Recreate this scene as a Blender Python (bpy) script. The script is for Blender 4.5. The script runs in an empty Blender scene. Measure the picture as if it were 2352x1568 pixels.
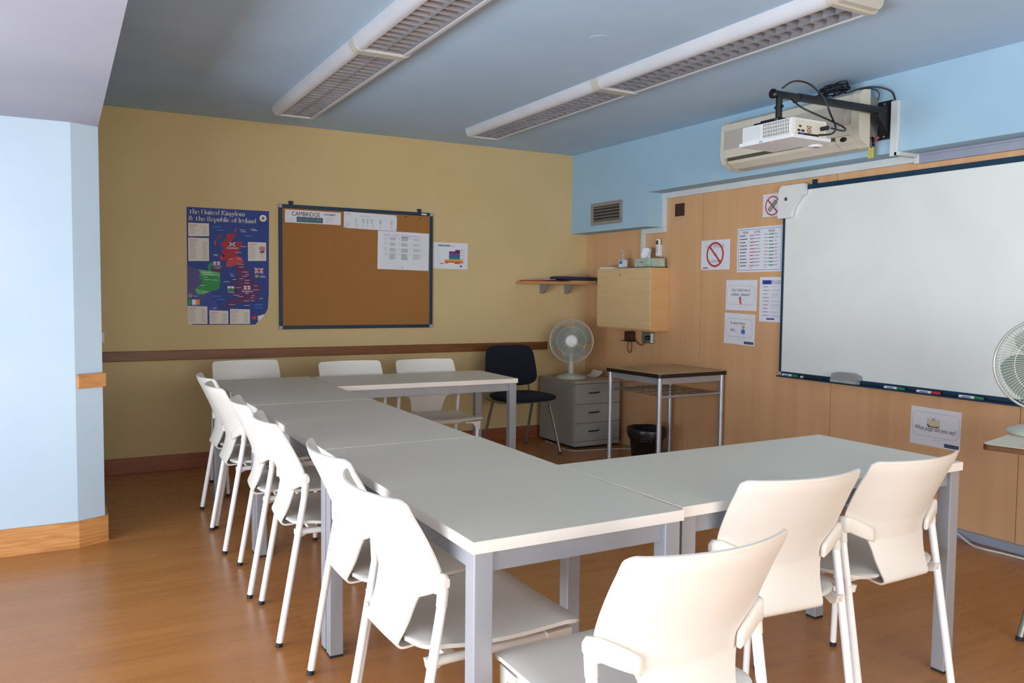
import bpy, math, random
from mathutils import Vector, Matrix
random.seed(7)
PI = math.pi
SC = bpy.context.scene
COL = SC.collection

# ------------------------------------------------------------------ materials
def lin(h):
    if isinstance(h, str):
        c = [int(h[i:i+2], 16)/255 for i in (0, 2, 4)]
        return tuple(x/12.92 if x <= .04045 else ((x+.055)/1.055)**2.4 for x in c)
    return tuple(h)
def base_mat(name, col, rough=.5, metal=0., **kw):
    m = bpy.data.materials.new(name); m.use_nodes = True
    b = m.node_tree.nodes['Principled BSDF']
    b.inputs['Base Color'].default_value = (*lin(col), 1)
    b.inputs['Roughness'].default_value = rough
    b.inputs['Metallic'].default_value = metal
    for k, v in kw.items():
        b.inputs[k.replace('_', ' ')].default_value = v
    return m
def noisy(name, c1, c2, scale=(1, 1, 1), rough=.5, detail=4, nscale=5., bump=0., metal=0., lo=.35, hi=.65, bscale=None, distort=0., **kw):
    m = base_mat(name, c1, rough, metal, **kw)
    nt = m.node_tree; N = nt.nodes; L = nt.links; b = N['Principled BSDF']
    tc = N.new('ShaderNodeTexCoord'); mp = N.new('ShaderNodeMapping'); mp.inputs['Scale'].default_value = scale
    nz = N.new('ShaderNodeTexNoise'); nz.inputs['Scale'].default_value = nscale; nz.inputs['Detail'].default_value = detail
    nz.inputs['Distortion'].default_value = distort
    cr = N.new('ShaderNodeValToRGB')
    cr.color_ramp.elements[0].position = lo; cr.color_ramp.elements[0].color = (*lin(c1), 1)
    cr.color_ramp.elements[1].position = hi; cr.color_ramp.elements[1].color = (*lin(c2), 1)
    L.new(tc.outputs['Object'], mp.inputs['Vector']); L.new(mp.outputs[0], nz.inputs['Vector'])
    L.new(nz.outputs['Fac'], cr.inputs[0]); L.new(cr.outputs[0], b.inputs['Base Color'])
    if bump:
        bp = N.new('ShaderNodeBump'); bp.inputs['Strength'].default_value = bump; bp.inputs['Distance'].default_value = .002
        n2 = nz
        if bscale:
            n2 = N.new('ShaderNodeTexNoise'); n2.inputs['Scale'].default_value = bscale; n2.inputs['Detail'].default_value = 3
            L.new(tc.outputs['Object'], n2.inputs['Vector'])
        L.new(n2.outputs['Fac'], bp.inputs['Height']); L.new(bp.outputs[0], b.inputs['Normal'])
    return m
def floor_mat():
    m = base_mat('floor_boards', (.4, .2, .1), .27)
    nt = m.node_tree; N = nt.nodes; L = nt.links; b = N['Principled BSDF']
    tc = N.new('ShaderNodeTexCoord')
    br = N.new('ShaderNodeTexBrick'); br.offset = .37; br.inputs['Scale'].default_value = 1
    br.inputs['Brick Width'].default_value = 1.25; br.inputs['Row Height'].default_value = .14
    br.inputs['Mortar Size'].default_value = .0006; br.inputs['Mortar Smooth'].default_value = .2
    br.inputs['Color1'].default_value = (.30, .30, .30, 1); br.inputs['Color2'].default_value = (.70, .70, .70, 1)
    br.inputs['Mortar'].default_value = (.25, .25, .25, 1); br.inputs['Bias'].default_value = 0
    L.new(tc.outputs['Object'], br.inputs['Vector'])
    mp = N.new('ShaderNodeMapping'); mp.inputs['Scale'].default_value = (.7, 8, 1)
    nz = N.new('ShaderNodeTexNoise'); nz.inputs['Scale'].default_value = 3.2; nz.inputs['Detail'].default_value = 4; nz.inputs['Distortion'].default_value = .4
    add = N.new('ShaderNodeVectorMath'); add.operation = 'ADD'
    L.new(tc.outputs['Object'], mp.inputs['Vector']); L.new(mp.outputs[0], add.inputs[0]); L.new(br.outputs['Color'], add.inputs[1])
    L.new(add.outputs[0], nz.inputs['Vector'])
    mx = N.new('ShaderNodeMix'); mx.data_type = 'FLOAT'; mx.inputs[0].default_value = .62
    L.new(br.outputs['Color'], mx.inputs[2]); L.new(nz.outputs['Fac'], mx.inputs[3])
    cr = N.new('ShaderNodeValToRGB'); e = cr.color_ramp.elements
    e[0].position = .30; e[0].color = (*lin(FLOOR[0]), 1); e[1].position = .72; e[1].color = (*lin(FLOOR[2]), 1)
    k = e.new(.5); k.color = (*lin(FLOOR[1]), 1)
    L.new(mx.outputs[0], cr.inputs[0]); L.new(cr.outputs[0], b.inputs['Base Color'])
    rr = N.new('ShaderNodeMapRange'); rr.inputs[3].default_value = .2; rr.inputs[4].default_value = .36
    L.new(nz.outputs['Fac'], rr.inputs[0]); L.new(rr.outputs[0], b.inputs['Roughness'])
    bp = N.new('ShaderNodeBump'); bp.inputs['Strength'].default_value = .05; bp.inputs['Distance'].default_value = .001
    L.new(nz.outputs['Fac'], bp.inputs['Height']); L.new(bp.outputs[0], b.inputs['Normal'])
    return m
FLOOR = ('a56b37', 'b0733d', 'ba7e46')
M = {}
M['floor'] = floor_mat()
M['ceiling'] = noisy('ceiling_paint', 'afcae2', 'b4cee5', rough=.9, nscale=2.5, bump=.1, bscale=90)
M['beam'] = noisy('beam_paint', '9fa1b0', 'a5a7b5', rough=.9, nscale=2, bump=.1, bscale=90)
M['blue'] = noisy('blue_wall_paint', '9bbbcf', 'a0bfd2', rough=.85, nscale=3, bump=.15, bscale=120)
M['pillar'] = noisy('pale_blue_paint', 'b4c8d6', 'b9ccd9', rough=.85, nscale=2, bump=.15, bscale=120)
M['yellow'] = noisy('yellow_wall_paint', 'cab180', 'ceb585', rough=.85, nscale=2, bump=.2, bscale=110)
M['panel'] = noisy('beech_panel', 'ca9b6f', 'd4a77c', scale=(1, 5, .30), rough=.45, detail=4, nscale=2.2, distort=.4, lo=.3, hi=.7, bump=.05)
M['groove'] = base_mat('panel_groove', '6b4527', .8)
M['oak'] = noisy('oak_board', 'b5793f', 'cf9557', scale=(1.2, 1.2, 14), rough=.4, detail=6, nscale=4, distort=1.2)
M['rail'] = noisy('rail_wood', '6e3f1a', '814c22', scale=(1.2, 1.2, 20), rough=.45, detail=5, nscale=3)
M['basey'] = noisy('skirting_wood', '8a4c2a', '99583a', scale=(1.2, 1.2, 20), rough=.45, detail=5, nscale=3)
M['cabwood'] = noisy('cabinet_wood', 'cdae7e', 'd4b788', scale=(1, 1, 14), rough=.45, detail=6, nscale=3, distort=.3)
M['cabside'] = noisy('cabinet_side_wood', 'd0a06c', 'd6a876', scale=(1, 1, 5), rough=.45, nscale=3)
M['shelfwood'] = noisy('shelf_wood', 'b98658', 'c59264', scale=(2, 12, 1), rough=.5, nscale=3)
M['chair'] = noisy('white_chair_plastic', 'ddd8cf', 'e1dcd3', rough=.42, nscale=3, bump=.06, bscale=600)
M['chairtube'] = noisy('white_lacquered_tube', 'ecebea', 'f0efee', rough=.28, nscale=3)
M['rubber'] = noisy('black_rubber', '14161a', '1c1e22', rough=.6, nscale=20)
M['top'] = noisy('table_laminate', 'd8d4c6', 'dddacc', rough=.38, nscale=260, detail=2, bump=.02)
M['edge'] = noisy('table_edge_band', 'e4dcd2', 'eae3da', rough=.4, nscale=6)
M['alu'] = noisy('table_aluminium', '999a9f', 'a1a2a7', rough=.42, metal=.25, nscale=8, scale=(1, 1, .2))
M['white'] = noisy('white_plastic', 'dcdcdc', 'e2e2e2', rough=.4, nscale=6)
M['fixture'] = noisy('fixture_enamel', 'c4c5ca', 'cacbd0', rough=.35, nscale=4)
M['fixcap'] = noisy('fixture_end_plastic', 'b9b4a8', 'bfbaae', rough=.4, nscale=4)
M['louvre'] = noisy('louvre_aluminium', '85858a', '929297', rough=.35, metal=.5, nscale=9)
M['louvreback'] = noisy('louvre_reflector', '4e4c4b', '575554', rough=.4, metal=.4, nscale=9)
M['cream'] = noisy('cream_plastic', 'cfc9b6', 'd5cfbd', rough=.45, nscale=4)
M['creamgrey'] = noisy('grille_plastic', 'b4aea4', 'bab4aa', rough=.6, nscale=160, detail=2)
M['slot'] = noisy('dark_slot', '4a4833', '54523c', rough=.7, nscale=9)
M['black'] = noisy('black_metal', '17181b', '202226', rough=.45, metal=.2, nscale=9)
M['blackplastic'] = noisy('black_plastic', '101114', '191a1e', rough=.35, nscale=9)
M['bag'] = noisy('bin_bag', '0e0f10', '1c1e20', rough=.3, nscale=14, bump=.8)
M['trunk'] = noisy('trunking_plastic', 'c8cdcc', 'd0d5d4', rough=.5, nscale=6)
M['trunkgrey'] = noisy('grey_trunking', '8d93a3', '959bab', rough=.5, nscale=6)
M['frame'] = noisy('dark_blue_frame', '0b3048', '103850', rough=.55, metal=.2, nscale=9)
M['cornercap'] = noisy('grey_corner_plastic', '9a9ca0', 'a4a6aa', rough=.4, nscale=9)
M['cork'] = noisy('cork', '93622f', 'a5723c', rough=.9, nscale=160, detail=4, bump=.5)
M['board'] = noisy('whiteboard_enamel', 'dcdfdb', 'e2e5e1', rough=.22, nscale=1.6, detail=6, distort=1.)
M['paper'] = noisy('white_paper', 'd8d8e0', 'dedee6', rough=.7, nscale=4)
M['vent'] = noisy('vent_metal', '8e8880', '96908a', rough=.5, metal=.2, nscale=9)
M['ventdark'] = noisy('vent_dark', '2a2c26', '33352f', rough=.8, nscale=9)
M['brownplate'] = noisy('brown_plate', '3a1a0e', '452214', rough=.5, nscale=9)
M['navy'] = noisy('navy_fabric', '0d1220', '12182a', rough=.95, nscale=300, detail=2, bump=.4)
M['steel'] = noisy('dull_steel_tube', '7e8077', '8a8c83', rough=.35, metal=.6, nscale=9)
M['greytube'] = noisy('silver_tube', 'a9acb5', 'b3b6bf', rough=.32, metal=.55, nscale=9)
M['drawer'] = noisy('grey_drawer_metal', '96948e', '9e9c96', rough=.5, nscale=200, detail=2)
M['drawertop'] = noisy('drawer_top_laminate', 'a49a88', 'aca290', rough=.5, nscale=30)
M['desktop'] = noisy('desk_laminate', 'aa8d6b', 'b49775', scale=(1, 1, 1), rough=.3, nscale=5)
M['fan'] = noisy('fan_plastic', 'b9bcae', 'c2c5b7', rough=.4, nscale=6)
M['fanwire'] = noisy('fan_wire', 'c4c6b8', 'cacdc0', rough=.35, nscale=6)
M['fanrim'] = noisy('fan_rim', 'a5a89f', 'afb2a9', rough=.3, metal=.3, nscale=6)
M['blade'] = noisy('fan_blade_plastic', '6d7b72', '77857c', rough=.3, nscale=4, Alpha=.75)
M['tabletop'] = noisy('side_table_laminate', 'cfc9b4', 'd6d0bb', rough=.4, nscale=8)
M['plyedge'] = noisy('plywood_edge', '5a3416', '744a24', scale=(1, 1, 60), rough=.6, nscale=3)
M['purple'] = noisy('purple_cover', '2a1c4a', '33245a', rough=.5, nscale=6)
M['tissuebox'] = noisy('tissue_box_card', '98ab9d', 'b4c2b4', rough=.6, nscale=22, detail=3)
M['clear'] = noisy('clear_bottle', 'b6bcc0', 'c2c8cc', rough=.15, nscale=6, Alpha=.6)
M['yellowtag'] = noisy('yellow_tag', 'b5ad52', 'bfb75c', rough=.7, nscale=9)
M['led'] = base_mat('red_led', 'ff4030', .4); M['led'].node_tree.nodes['Principled BSDF'].inputs['Emission Color'].default_value = (1, .08, .04, 1); M['led'].node_tree.nodes['Principled BSDF'].inputs['Emission Strength'].default_value = 1.5
INK = {'ink': '3c3c48', 'inkl': '8e8e9c', 'inkm': '6a6a78', 'red': 'b03030', 'redl': 'c46a5e', 'navyi': '18264e', 'blue1': '20389a', 'green': '1c7a48', 'sea': '173682', 'seal': '2f4592', 'seal2': '4d4680',
       'scot': 'a01c30', 'scot2': 'b83a40', 'eng': '5a1c58', 'wales': '3a2a64', 'ire': '1f8a44', 'ire2': '5cae6a', 'nire': '44265a', 'cardc': 'd8cfc4', 'wht': 'e6e2e0', 'orange': 'dc8c38', 'flagg': '2f8c50', 'flagr': 'c43a34', 'flagb': '2a3a80',
       'teal': '1f5a68', 'pinkr': 'c48c8c', 'purp': '55285a', 'mag': '8c3a6e', 'bl2': '2f5ea4', 'gr2': '3c8c46', 'or2': 'e0a050', 'rd2': 'd8503c', 'skin': 'd8a868', 'sky': '3a78c0', 'bookc': 'cfc4a8', 'bookb': '9a6a44', 'grey': '8a8680', 'border': '5a72b8', 'gold': 'a89058', 'signr': 'b23c34'}
for k, v in INK.items(): M[k] = noisy('ink_'+k, v, v, rough=.6)

# ------------------------------------------------------------------ mesh builder
def catmull(pts, n):
    out = []
    P = [Vector(p) for p in pts]
    for i in range(len(P)-1):
        p0 = P[max(i-1, 0)]; p1 = P[i]; p2 = P[i+1]; p3 = P[min(i+2, len(P)-1)]
        for j in range(n):
            t = j/n
            out.append(.5*((2*p1)+(p2-p0)*t+(2*p0-5*p1+4*p2-p3)*t*t+(3*p1-p0-3*p2+p3)*t**3))
    out.append(P[-1]); return out
class MB:
    def __init__(s): s.v = []; s.f = []; s.mi = []; s.sm = []; s.mats = []
    def m(s, mat):
        if mat not in s.mats: s.mats.append(mat)
        return s.mats.index(mat)
    def add(s, vs, fs, mat, smooth=False):
        o = len(s.v); s.v += [tuple(v) for v in vs]; k = s.m(mat)
        for f in fs: s.f.append([o+i for i in f]); s.mi.append(k); s.sm.append(smooth)
    def box(s, a, b, mat, T=None, bev=0):
        x0, y0, z0 = a; x1, y1, z1 = b
        if x0 > x1: x0, x1 = x1, x0
        if y0 > y1: y0, y1 = y1, y0
        if z0 > z1: z0, z1 = z1, z0
        vs = [Vector(p) for p in ((x0, y0, z0), (x1, y0, z0), (x1, y1, z0), (x0, y1, z0), (x0, y0, z1), (x1, y0, z1), (x1, y1, z1), (x0, y1, z1))]
        if T: vs = [T @ v for v in vs]
        s.add(vs, [(0, 3, 2, 1), (4, 5, 6, 7), (0, 1, 5, 4), (1, 2, 6, 5), (2, 3, 7, 6), (3, 0, 4, 7)], mat)
        return s
    def prism(s, poly, axis, a, b, mat, smooth=False, T=None):
        # poly in the plane of the two other axes, extruded from a to b along axis
        def P(u, w, t): return {'x': (t, u, w), 'y': (u, t, w), 'z': (u, w, t)}[axis]
        n = len(poly); vs = [Vector(P(u, w, a)) for u, w in poly]+[Vector(P(u, w, b)) for u, w in poly]
        if T: vs = [T @ v for v in vs]
        s.add(vs, [list(range(n))[::-1], list(range(n, 2*n))], mat)
        o = [(i, (i+1) % n, n+(i+1) % n, n+i) for i in range(n)]
        s.add(vs, o, mat, smooth); return s
    def tube(s, pts, r, mat, n=12, cap=True, closed=False, flat=1.):
        P = [Vector(p) for p in pts]; R = r if isinstance(r, (list, tuple)) else [r]*len(P)
        vs = []; fs = []; up = None
        for i, p in enumerate(P):
            if closed: d = P[(i+1) % len(P)]-P[i-1]
            else: d = P[min(i+1, len(P)-1)]-P[max(i-1, 0)]
            d.normalize()
            if up is None:
                up = Vector((0, 0, 1)) if abs(d.z) < .9 else Vector((0, 1, 0))
            a = (up-d*up.dot(d)).normalized(); up = a; b = d.cross(a)
            for k in range(n):
                t = 2*PI*k/n; vs.append(p+(a*math.cos(t)+b*math.sin(t)*flat)*R[i])
        m = len(P)
        for i in range(m if closed else m-1):
            j = (i+1) % m
            for k in range(n): fs.append((i*n+k, i*n+(k+1) % n, j*n+(k+1) % n, j*n+k))
        s.add(vs, fs, mat, True)
        if cap and not closed:
            s.add(vs[:n], [list(range(n))[::-1]], mat); s.add(vs[-n:], [list(range(n))], mat)
        return s
    def lathe(s, prof, mat, n=32, T=None, smooth=True):
        vs = []; fs = []; m = len(prof)
        for i in range(n):
            t = 2*PI*i/n
            for r, z in prof: vs.append(Vector((r*math.cos(t), r*math.sin(t), z)))
        if T: vs = [T @ v for v in vs]
        for i in range(n):
            j = (i+1) % n
            for k in range(m-1): fs.append((i*m+k, j*m+k, j*m+k+1, i*m+k+1))
        s.add(vs, fs, mat, smooth); return s
    def grid(s, G, mat, thick=0., smooth=True, rim=True, mat2=None):
        # G rows of points; thick offsets to the back side
        R = len(G); C = len(G[0]); G = [[Vector(p) for p in r] for r in G]
        fr = [p for r in G for p in r]
        def nrm(i, j):
            a = G[min(i+1, R-1)][j]-G[max(i-1, 0)][j]; b = G[i][min(j+1, C-1)]-G[i][max(j-1, 0)]
            n = a.cross(b); return n.normalized() if n.length > 1e-9 else Vector((0, 0, 1))
        q = [(i*C+j, i*C+j+1, (i+1)*C+j+1, (i+1)*C+j) for i in range(R-1) for j in range(C-1)]
        s.add(fr, [f[::-1] for f in q] , mat, smooth)
        if thick:
            bk = [G[i][j]+nrm(i, j)*thick for i in range(R) for j in range(C)]
            s.add(bk, q, mat2 or mat, smooth)
            if rim:
                loop = [(0, j) for j in range(C)]+[(i, C-1) for i in range(1, R)]+[(R-1, j) for j in range(C-2, -1, -1)]+[(i, 0) for i in range(R-2, 0, -1)]
                a = [fr[i*C+j] for i, j in loop]; b = [bk[i*C+j] for i, j in loop]; n = len(loop)
                s.add(a+b, [(k, (k+1) % n, n+(k+1) % n, n+k) for k in range(n)], mat, True)
        return s
    def sphere(s, c, r, mat, n=16, sc=(1, 1, 1), T=None):
        prof = [(r*math.sin(PI*i/n), -r*math.cos(PI*i/n)) for i in range(n+1)]
        X = Matrix.Translation(c) @ Matrix.Diagonal((*sc, 1))
        if T: X = T @ X
        return s.lathe(prof, mat, n*2, X)
    def build(s, name, parent=None, world=True, bev=0, seg=2, weld=False, sub=0):
        me = bpy.data.meshes.new(name)
        off = Vector((0, 0, 0))
        if parent is not None and world: off = parent_origin(parent)
        me.from_pydata([Vector(v)-off for v in s.v], [], s.f)
        for p, k, sm in zip(me.polygons, s.mi, s.sm): p.material_index = k; p.use_smooth = sm
        for m in s.mats: me.materials.append(M[m])
        me.validate()
        o = bpy.data.objects.new(name, me); COL.objects.link(o)
        if parent is not None: o.parent = parent
        if bev:
            b = o.modifiers.new('bevel', 'BEVEL'); b.width = bev; b.segments = seg; b.limit_method = 'ANGLE'; b.angle_limit = math.radians(40); b.harden_normals = False
        return o
def parent_origin(p):
    o = Vector((0, 0, 0))
    while p is not None:
        o += p.location; p = p.parent
    return o
def tag(o, label=None, cat=None, group=None, kind=None):
    if label: o['label'] = label
    if cat: o['category'] = cat
    if group: o['group'] = group
    if kind: o['kind'] = kind
    return o
def thing(name, label, cat, loc=(0, 0, 0), rz=0, group=None):
    o = bpy.data.objects.new(name, None); COL.objects.link(o); o.location = loc; o.rotation_euler = (0, 0, rz)
    o.empty_display_size = .05
    return tag(o, label, cat, group)
def struct(name, mb, bev=0):
    return tag(mb.build(name, bev=bev), kind='structure')
def dup(root, loc, rz, label, group=None, name=None):
    r = root.copy(); COL.objects.link(r); r.location = loc; r.rotation_euler = (0, 0, rz); r['label'] = label
    if group: r['group'] = group
    for ch in list(root.children):
        c = ch.copy(); COL.objects.link(c); c.parent = r
        for g in ch.children:
            d = g.copy(); COL.objects.link(d); d.parent = c
    return r

# ------------------------------------------------------------------ text
_tc = {}
def text_mesh(t):
    if t in _tc: return _tc[t]
    cu = bpy.data.curves.new('t', 'FONT'); cu.body = t; cu.size = 1; cu.resolution_u = 3; cu.fill_mode = 'FRONT'
    ob = bpy.data.objects.new('t', cu); COL.objects.link(ob)
    bpy.context.view_layer.update()
    me = bpy.data.meshes.new_from_object(ob.evaluated_get(bpy.context.evaluated_depsgraph_get()))
    vs = [tuple(v.co) for v in me.vertices]; fs = [tuple(p.vertices) for p in me.polygons]
    bpy.data.objects.remove(ob); bpy.data.meshes.remove(me); bpy.data.curves.remove(cu)
    w = max([v[0] for v in vs], default=1)
    _tc[t] = (vs, fs, w); return _tc[t]

class Sheet:
    """A flat printed sheet: u to the right, v down, in metres from its top left corner."""
    def __init__(s, O, U, V, w, h, mat='paper', thick=.0012, rot=0, base=True, poly=None):
        s.O = Vector(O); s.U = Vector(U).normalized(); s.V = Vector(V).normalized(); s.N = s.V.cross(s.U).normalized()
        if rot:
            q = Matrix.Rotation(rot, 3, s.N); s.U = q @ s.U; s.V = q @ s.V
        s.w = w; s.h = h; s.mb = MB(); s.lv = 0; s.t = thick
        if base:
            p = poly or [(0, 0), (w, 0), (w, h), (0, h)]
            n = len(p)
            vs = [s.P(u, v, thick) for u, v in p]+[s.P(u, v, 0) for u, v in p]
            s.mb.add(vs, [list(range(n)), list(range(n, 2*n))[::-1]]+[(i, n+i, n+(i+1) % n, (i+1) % n) for i in range(n)], mat)
    def P(s, u, v, d): return s.O+s.U*u+s.V*v+s.N*d
    def poly(s, pts, mat, layer=1, d=None):
        d = s.t+.0004*layer if d is None else d
        s.mb.add([s.P(u, v, d) for u, v in pts], [list(range(len(pts)))], mat); return s
    def rect(s, u, v, w, h, mat, layer=1): return s.poly([(u, v), (u+w, v), (u+w, v+h), (u, v+h)], mat, layer)
    def ring(s, u, v, r0, r1, mat, layer=1, n=40, sx=1, sy=1):
        d = s.t+.0004*layer
        vs = [s.P(u+r*sx*math.cos(2*PI*i/n), v+r*sy*math.sin(2*PI*i/n), d) for r in (r0, r1) for i in range(n)]
        s.mb.add(vs, [(i, (i+1) % n, n+(i+1) % n, n+i) for i in range(n)], mat); return s
    def line(s, u0, v0, u1, v1, w, mat, layer=1):
        a = Vector((u1-u0, v1-v0)); n = Vector((-a.y, a.x)).normalized()*w/2
        return s.poly([(u0+n.x, v0+n.y), (u1+n.x, v1+n.y), (u1-n.x, v1-n.y), (u0-n.x, v0-n.y)], mat, layer)
    def text(s, t, u, v, size, mat, layer=2, width=None, center=False, bold=0, slant=0):
        vs, fs, w = text_mesh(t); k = size; kx = size if not width else width/w
        if center: u -= w*kx/2
        d = s.t+.0004*layer
        for dx in ([0] if not bold else [-bold, 0, bold]):
            s.mb.add([s.P(u+dx+(x+slant*y)*kx, v-y*k, d+abs(dx)*.01) for x, y, z in vs], fs, mat)
        return s
    def lines(s, u, v, w, n, dv, mat, th=.0016, layer=2, var=.35, seed=1):
        rr = random.Random(seed)
        for i in range(n):
            x = u; end = u+w*(1-var*rr.random())
            while x < end:
                L = min(.004+.010*rr.random(), end-x)
                s.rect(x, v+i*dv, L, th, mat, layer); x += L+.0016
        return s
    def rrect(s, u, v, w, h, r, lw, mat, layer=1):
        pts = []
        for cx, cy, a0 in ((u+w-r, v+r, -90), (u+w-r, v+h-r, 0), (u+r, v+h-r, 90), (u+r, v+r, 180)):
            for i in range(7):
                a = math.radians(a0+15*i); pts.append((cx, cy, math.cos(a), math.sin(a)))
        n = len(pts); d = s.t+.0004*layer
        vs = [s.P(c+(r)*x, e+(r)*y, d) for c, e, x, y in pts]+[s.P(c+(r-lw)*x, e+(r-lw)*y, d) for c, e, x, y in pts]
        s.mb.add(vs, [(i, (i+1) % n, n+(i+1) % n, n+i) for i in range(n)], mat); return s
    def build(s, name, label=None, cat=None, group=None, parent=None):
        o = s.mb.build(name, parent)
        if label: tag(o, label, cat, group)
        return o
YW = 6.31; XW = 4.20; XS = 4.03; ZC = 2.54
def ysheet(x0, x1, z1, z0, **k): return Sheet((x0, YW-k.pop('off', .0005), z1), (1, 0, 0), (0, 0, -1), x1-x0, z1-z0, **k)
def xsheet(y0, y1, z1, z0, **k): return Sheet((k.pop('at', XW)+.0003, y0, z1), (0, -1, 0), (0, 0, -1), y0-y1, z1-z0, **k)

# ================================================================== SETTING
XL, YR = -2.4, -3.0
PX = .155
b = MB(); b.box((XL, YR, -.05), (XW+.1, YW+.1, 0), 'floor'); struct('floor', b)
b = MB(); b.box((XL, YR, ZC), (XW+.1, YW+.1, ZC+.08), 'ceiling'); struct('ceiling', b)
# lowered ceiling over the window side
b = MB(); b.box((XL, YR, 2.112), (PX, 4.7, ZC-.001), 'beam'); struct('ceiling_lowered', b)
# yellow wall
b = MB(); b.box((PX-.3, YW, 0), (XW+.1, YW+.1, ZC), 'yellow'); struct('wall_back', b)
# pale blue pillar wall with its chamfered end
b = MB(); b.prism([(XL, 4.612), (.032, 4.612), (PX, 4.672), (PX, YW-.001), (XL, YW-.001)], 'z', 0, 2.1119, 'pillar')
b.prism([(XL, 4.701), (PX, 4.701), (PX, YW-.001), (XL, YW-.001)], 'z', 2.1121, ZC-.001, 'pillar')
struct('wall_pillar', b)
# wood panelled wall with grooves
b = MB()
js = [YW, 5.991, 4.738, 3.504, 2.318, 1.09, -.14, -1.37, YR]
for a, c in zip(js[:-1], js[1:]):
    b.box((XW, c+.0018, .0), (XW+.05, a-.0018, 2.12), 'panel')
b.box((XW+.004, YR, 0), (XW+.06, YW, 2.13), 'groove')
b.box((XW+.06, YR, 0), (XW+.1, YW, ZC), 'blue')
struct('wall_right', b)
# blue bulkhead above the panels, lower over its far end
b = MB()
b.prism([(YR, 2.105), (5.20, 2.105), (5.20, 1.836), (YW-.001, 1.836), (YW-.001, ZC-.001), (YR, ZC-.001)], 'x', XS, XW+.058, 'blue')
struct('wall_bulkhead', b)
# walls out of the picture: window side and behind the camera
b = MB()
W0, W1, WZ0, WZ1 = -1.6, 3.6, .15, 1.45
b.box((XL-.15, YR, 0), (XL, YW, WZ0), 'pillar'); b.box((XL-.15, YR, WZ1), (XL, YW, ZC), 'pillar')
b.box((XL-.15, YR, WZ0), (XL, W0, WZ1), 'pillar'); b.box((XL-.15, W1, WZ0), (XL, YW, WZ1), 'pillar')
struct('wall_left', b)
b = MB()
for y in (W0+.03, -.2, 1.25, 2.7, W1-.03): b.box((XL-.1, y-.03, WZ0), (XL-.04, y+.03, WZ1), 'white')
for z in (WZ0+.03, WZ1-.03): b.box((XL-.1, W0, z-.03), (XL-.04, W1, z+.03), 'white')
struct('window_1', b)
b = MB()
b.box((XL, YR-.12, 0), (XW+.1, YR, .8), 'cream'); b.box((XL, YR-.12, 2.1), (XW+.1, YR, ZC), 'cream')
b.box((XL, YR-.12, .8), (-1.2, YR, 2.1), 'cream'); b.box((3.0, YR-.12, .8), (XW+.1, YR, 2.1), 'cream')
struct('wall_rear', b)
b = MB()
for x in (-1.17, .2, 1.6, 2.97): b.box((x-.03, YR-.1, .8), (x+.03, YR-.05, 2.1), 'white')
for z in (.83, 2.07): b.box((-1.2, YR-.1, z-.03), (3.0, YR-.05, z+.03), 'white')
struct('window_2', b)
# skirtings and rails
b = MB(); b.box((PX+.001, YW-.016, 0), (XW-.001, YW, .112), 'basey'); struct('baseboard_back', b, .003)
b = MB(); b.prism([(XL, 4.612), (.032, 4.612), (PX, 4.672), (PX, 4.9), (PX+.016, 4.9), (PX+.016, 4.662), (.036, 4.596), (XL, 4.596)], 'z', 0, .132, 'oak')
struct('baseboard_pillar', b, .003)
b = MB(); b.box((PX+.001, YW-.018, .792), (3.78, YW, .862), 'rail'); struct('trim_1', b, .004)
# short rail block on the chamfer
b = MB(); dx, dy = PX-.032, .06; L = math.hypot(dx, dy); T = Matrix.Translation((.032, 4.612, 0)) @ Matrix.Rotation(math.atan2(dy, dx), 4, 'Z')
b.box((.004, -.02, .800), (L+.01, .0, .872), 'oak', T); struct('trim_2', b, .004)
b = MB(); b.box((XW-.02, YR+.01, 0), (XW, 5.6, .05), 'trunkgrey'); struct('baseboard_right', b, .003)
# white trunking that follows the bulkhead
b = MB()
tx = XW-.022
b.box((tx, 2.955, 2.060), (XW, 5.205, 2.1045), 'trunk')
b.box((tx, 5.16, 1.836), (XW, 5.199, 2.060), 'trunk')
b.box((tx, 5.16, 1.793), (XW, 5.47, 1.8355), 'trunk')
b.box((tx, 5.43, 1.515), (XW, 5.47, 1.793), 'trunk')
struct('trim_3', b, .002)
b = MB(); b.box((tx, YR+.01, 2.050), (XW, 2.924, 2.1045), 'trunkgrey'); b.box((tx-.01, YR+.01, 2.092), (tx, 2.924, 2.1045), 'trunkgrey'); struct('trim_4', b, .002)
# projector's cable duct
b = MB()
b.box((XS-.022, 2.945, 2.083), (XS, 2.993, 2.386), 'trunk'); b.box((XS-.022, 2.93, 2.083), (XS+.17-.02, 2.965, 2.1045), 'trunk'); b.box((XW-.03, 2.925, 2.05), (XW, 2.953, 2.1045), 'trunk')
struct('trim_5', b, .003)
# round cover on the ceiling
o = MB().lathe([(0, 0), (.05, 0), (.052, .0015), (0, .0016)], 'ceiling', 32, Matrix.Translation((2.275, 3.325, ZC-.0018)), False).build('ceiling_cover')
tag(o, 'round blank cover plate on the blue ceiling between the two light rows', 'cover plate')

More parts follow.
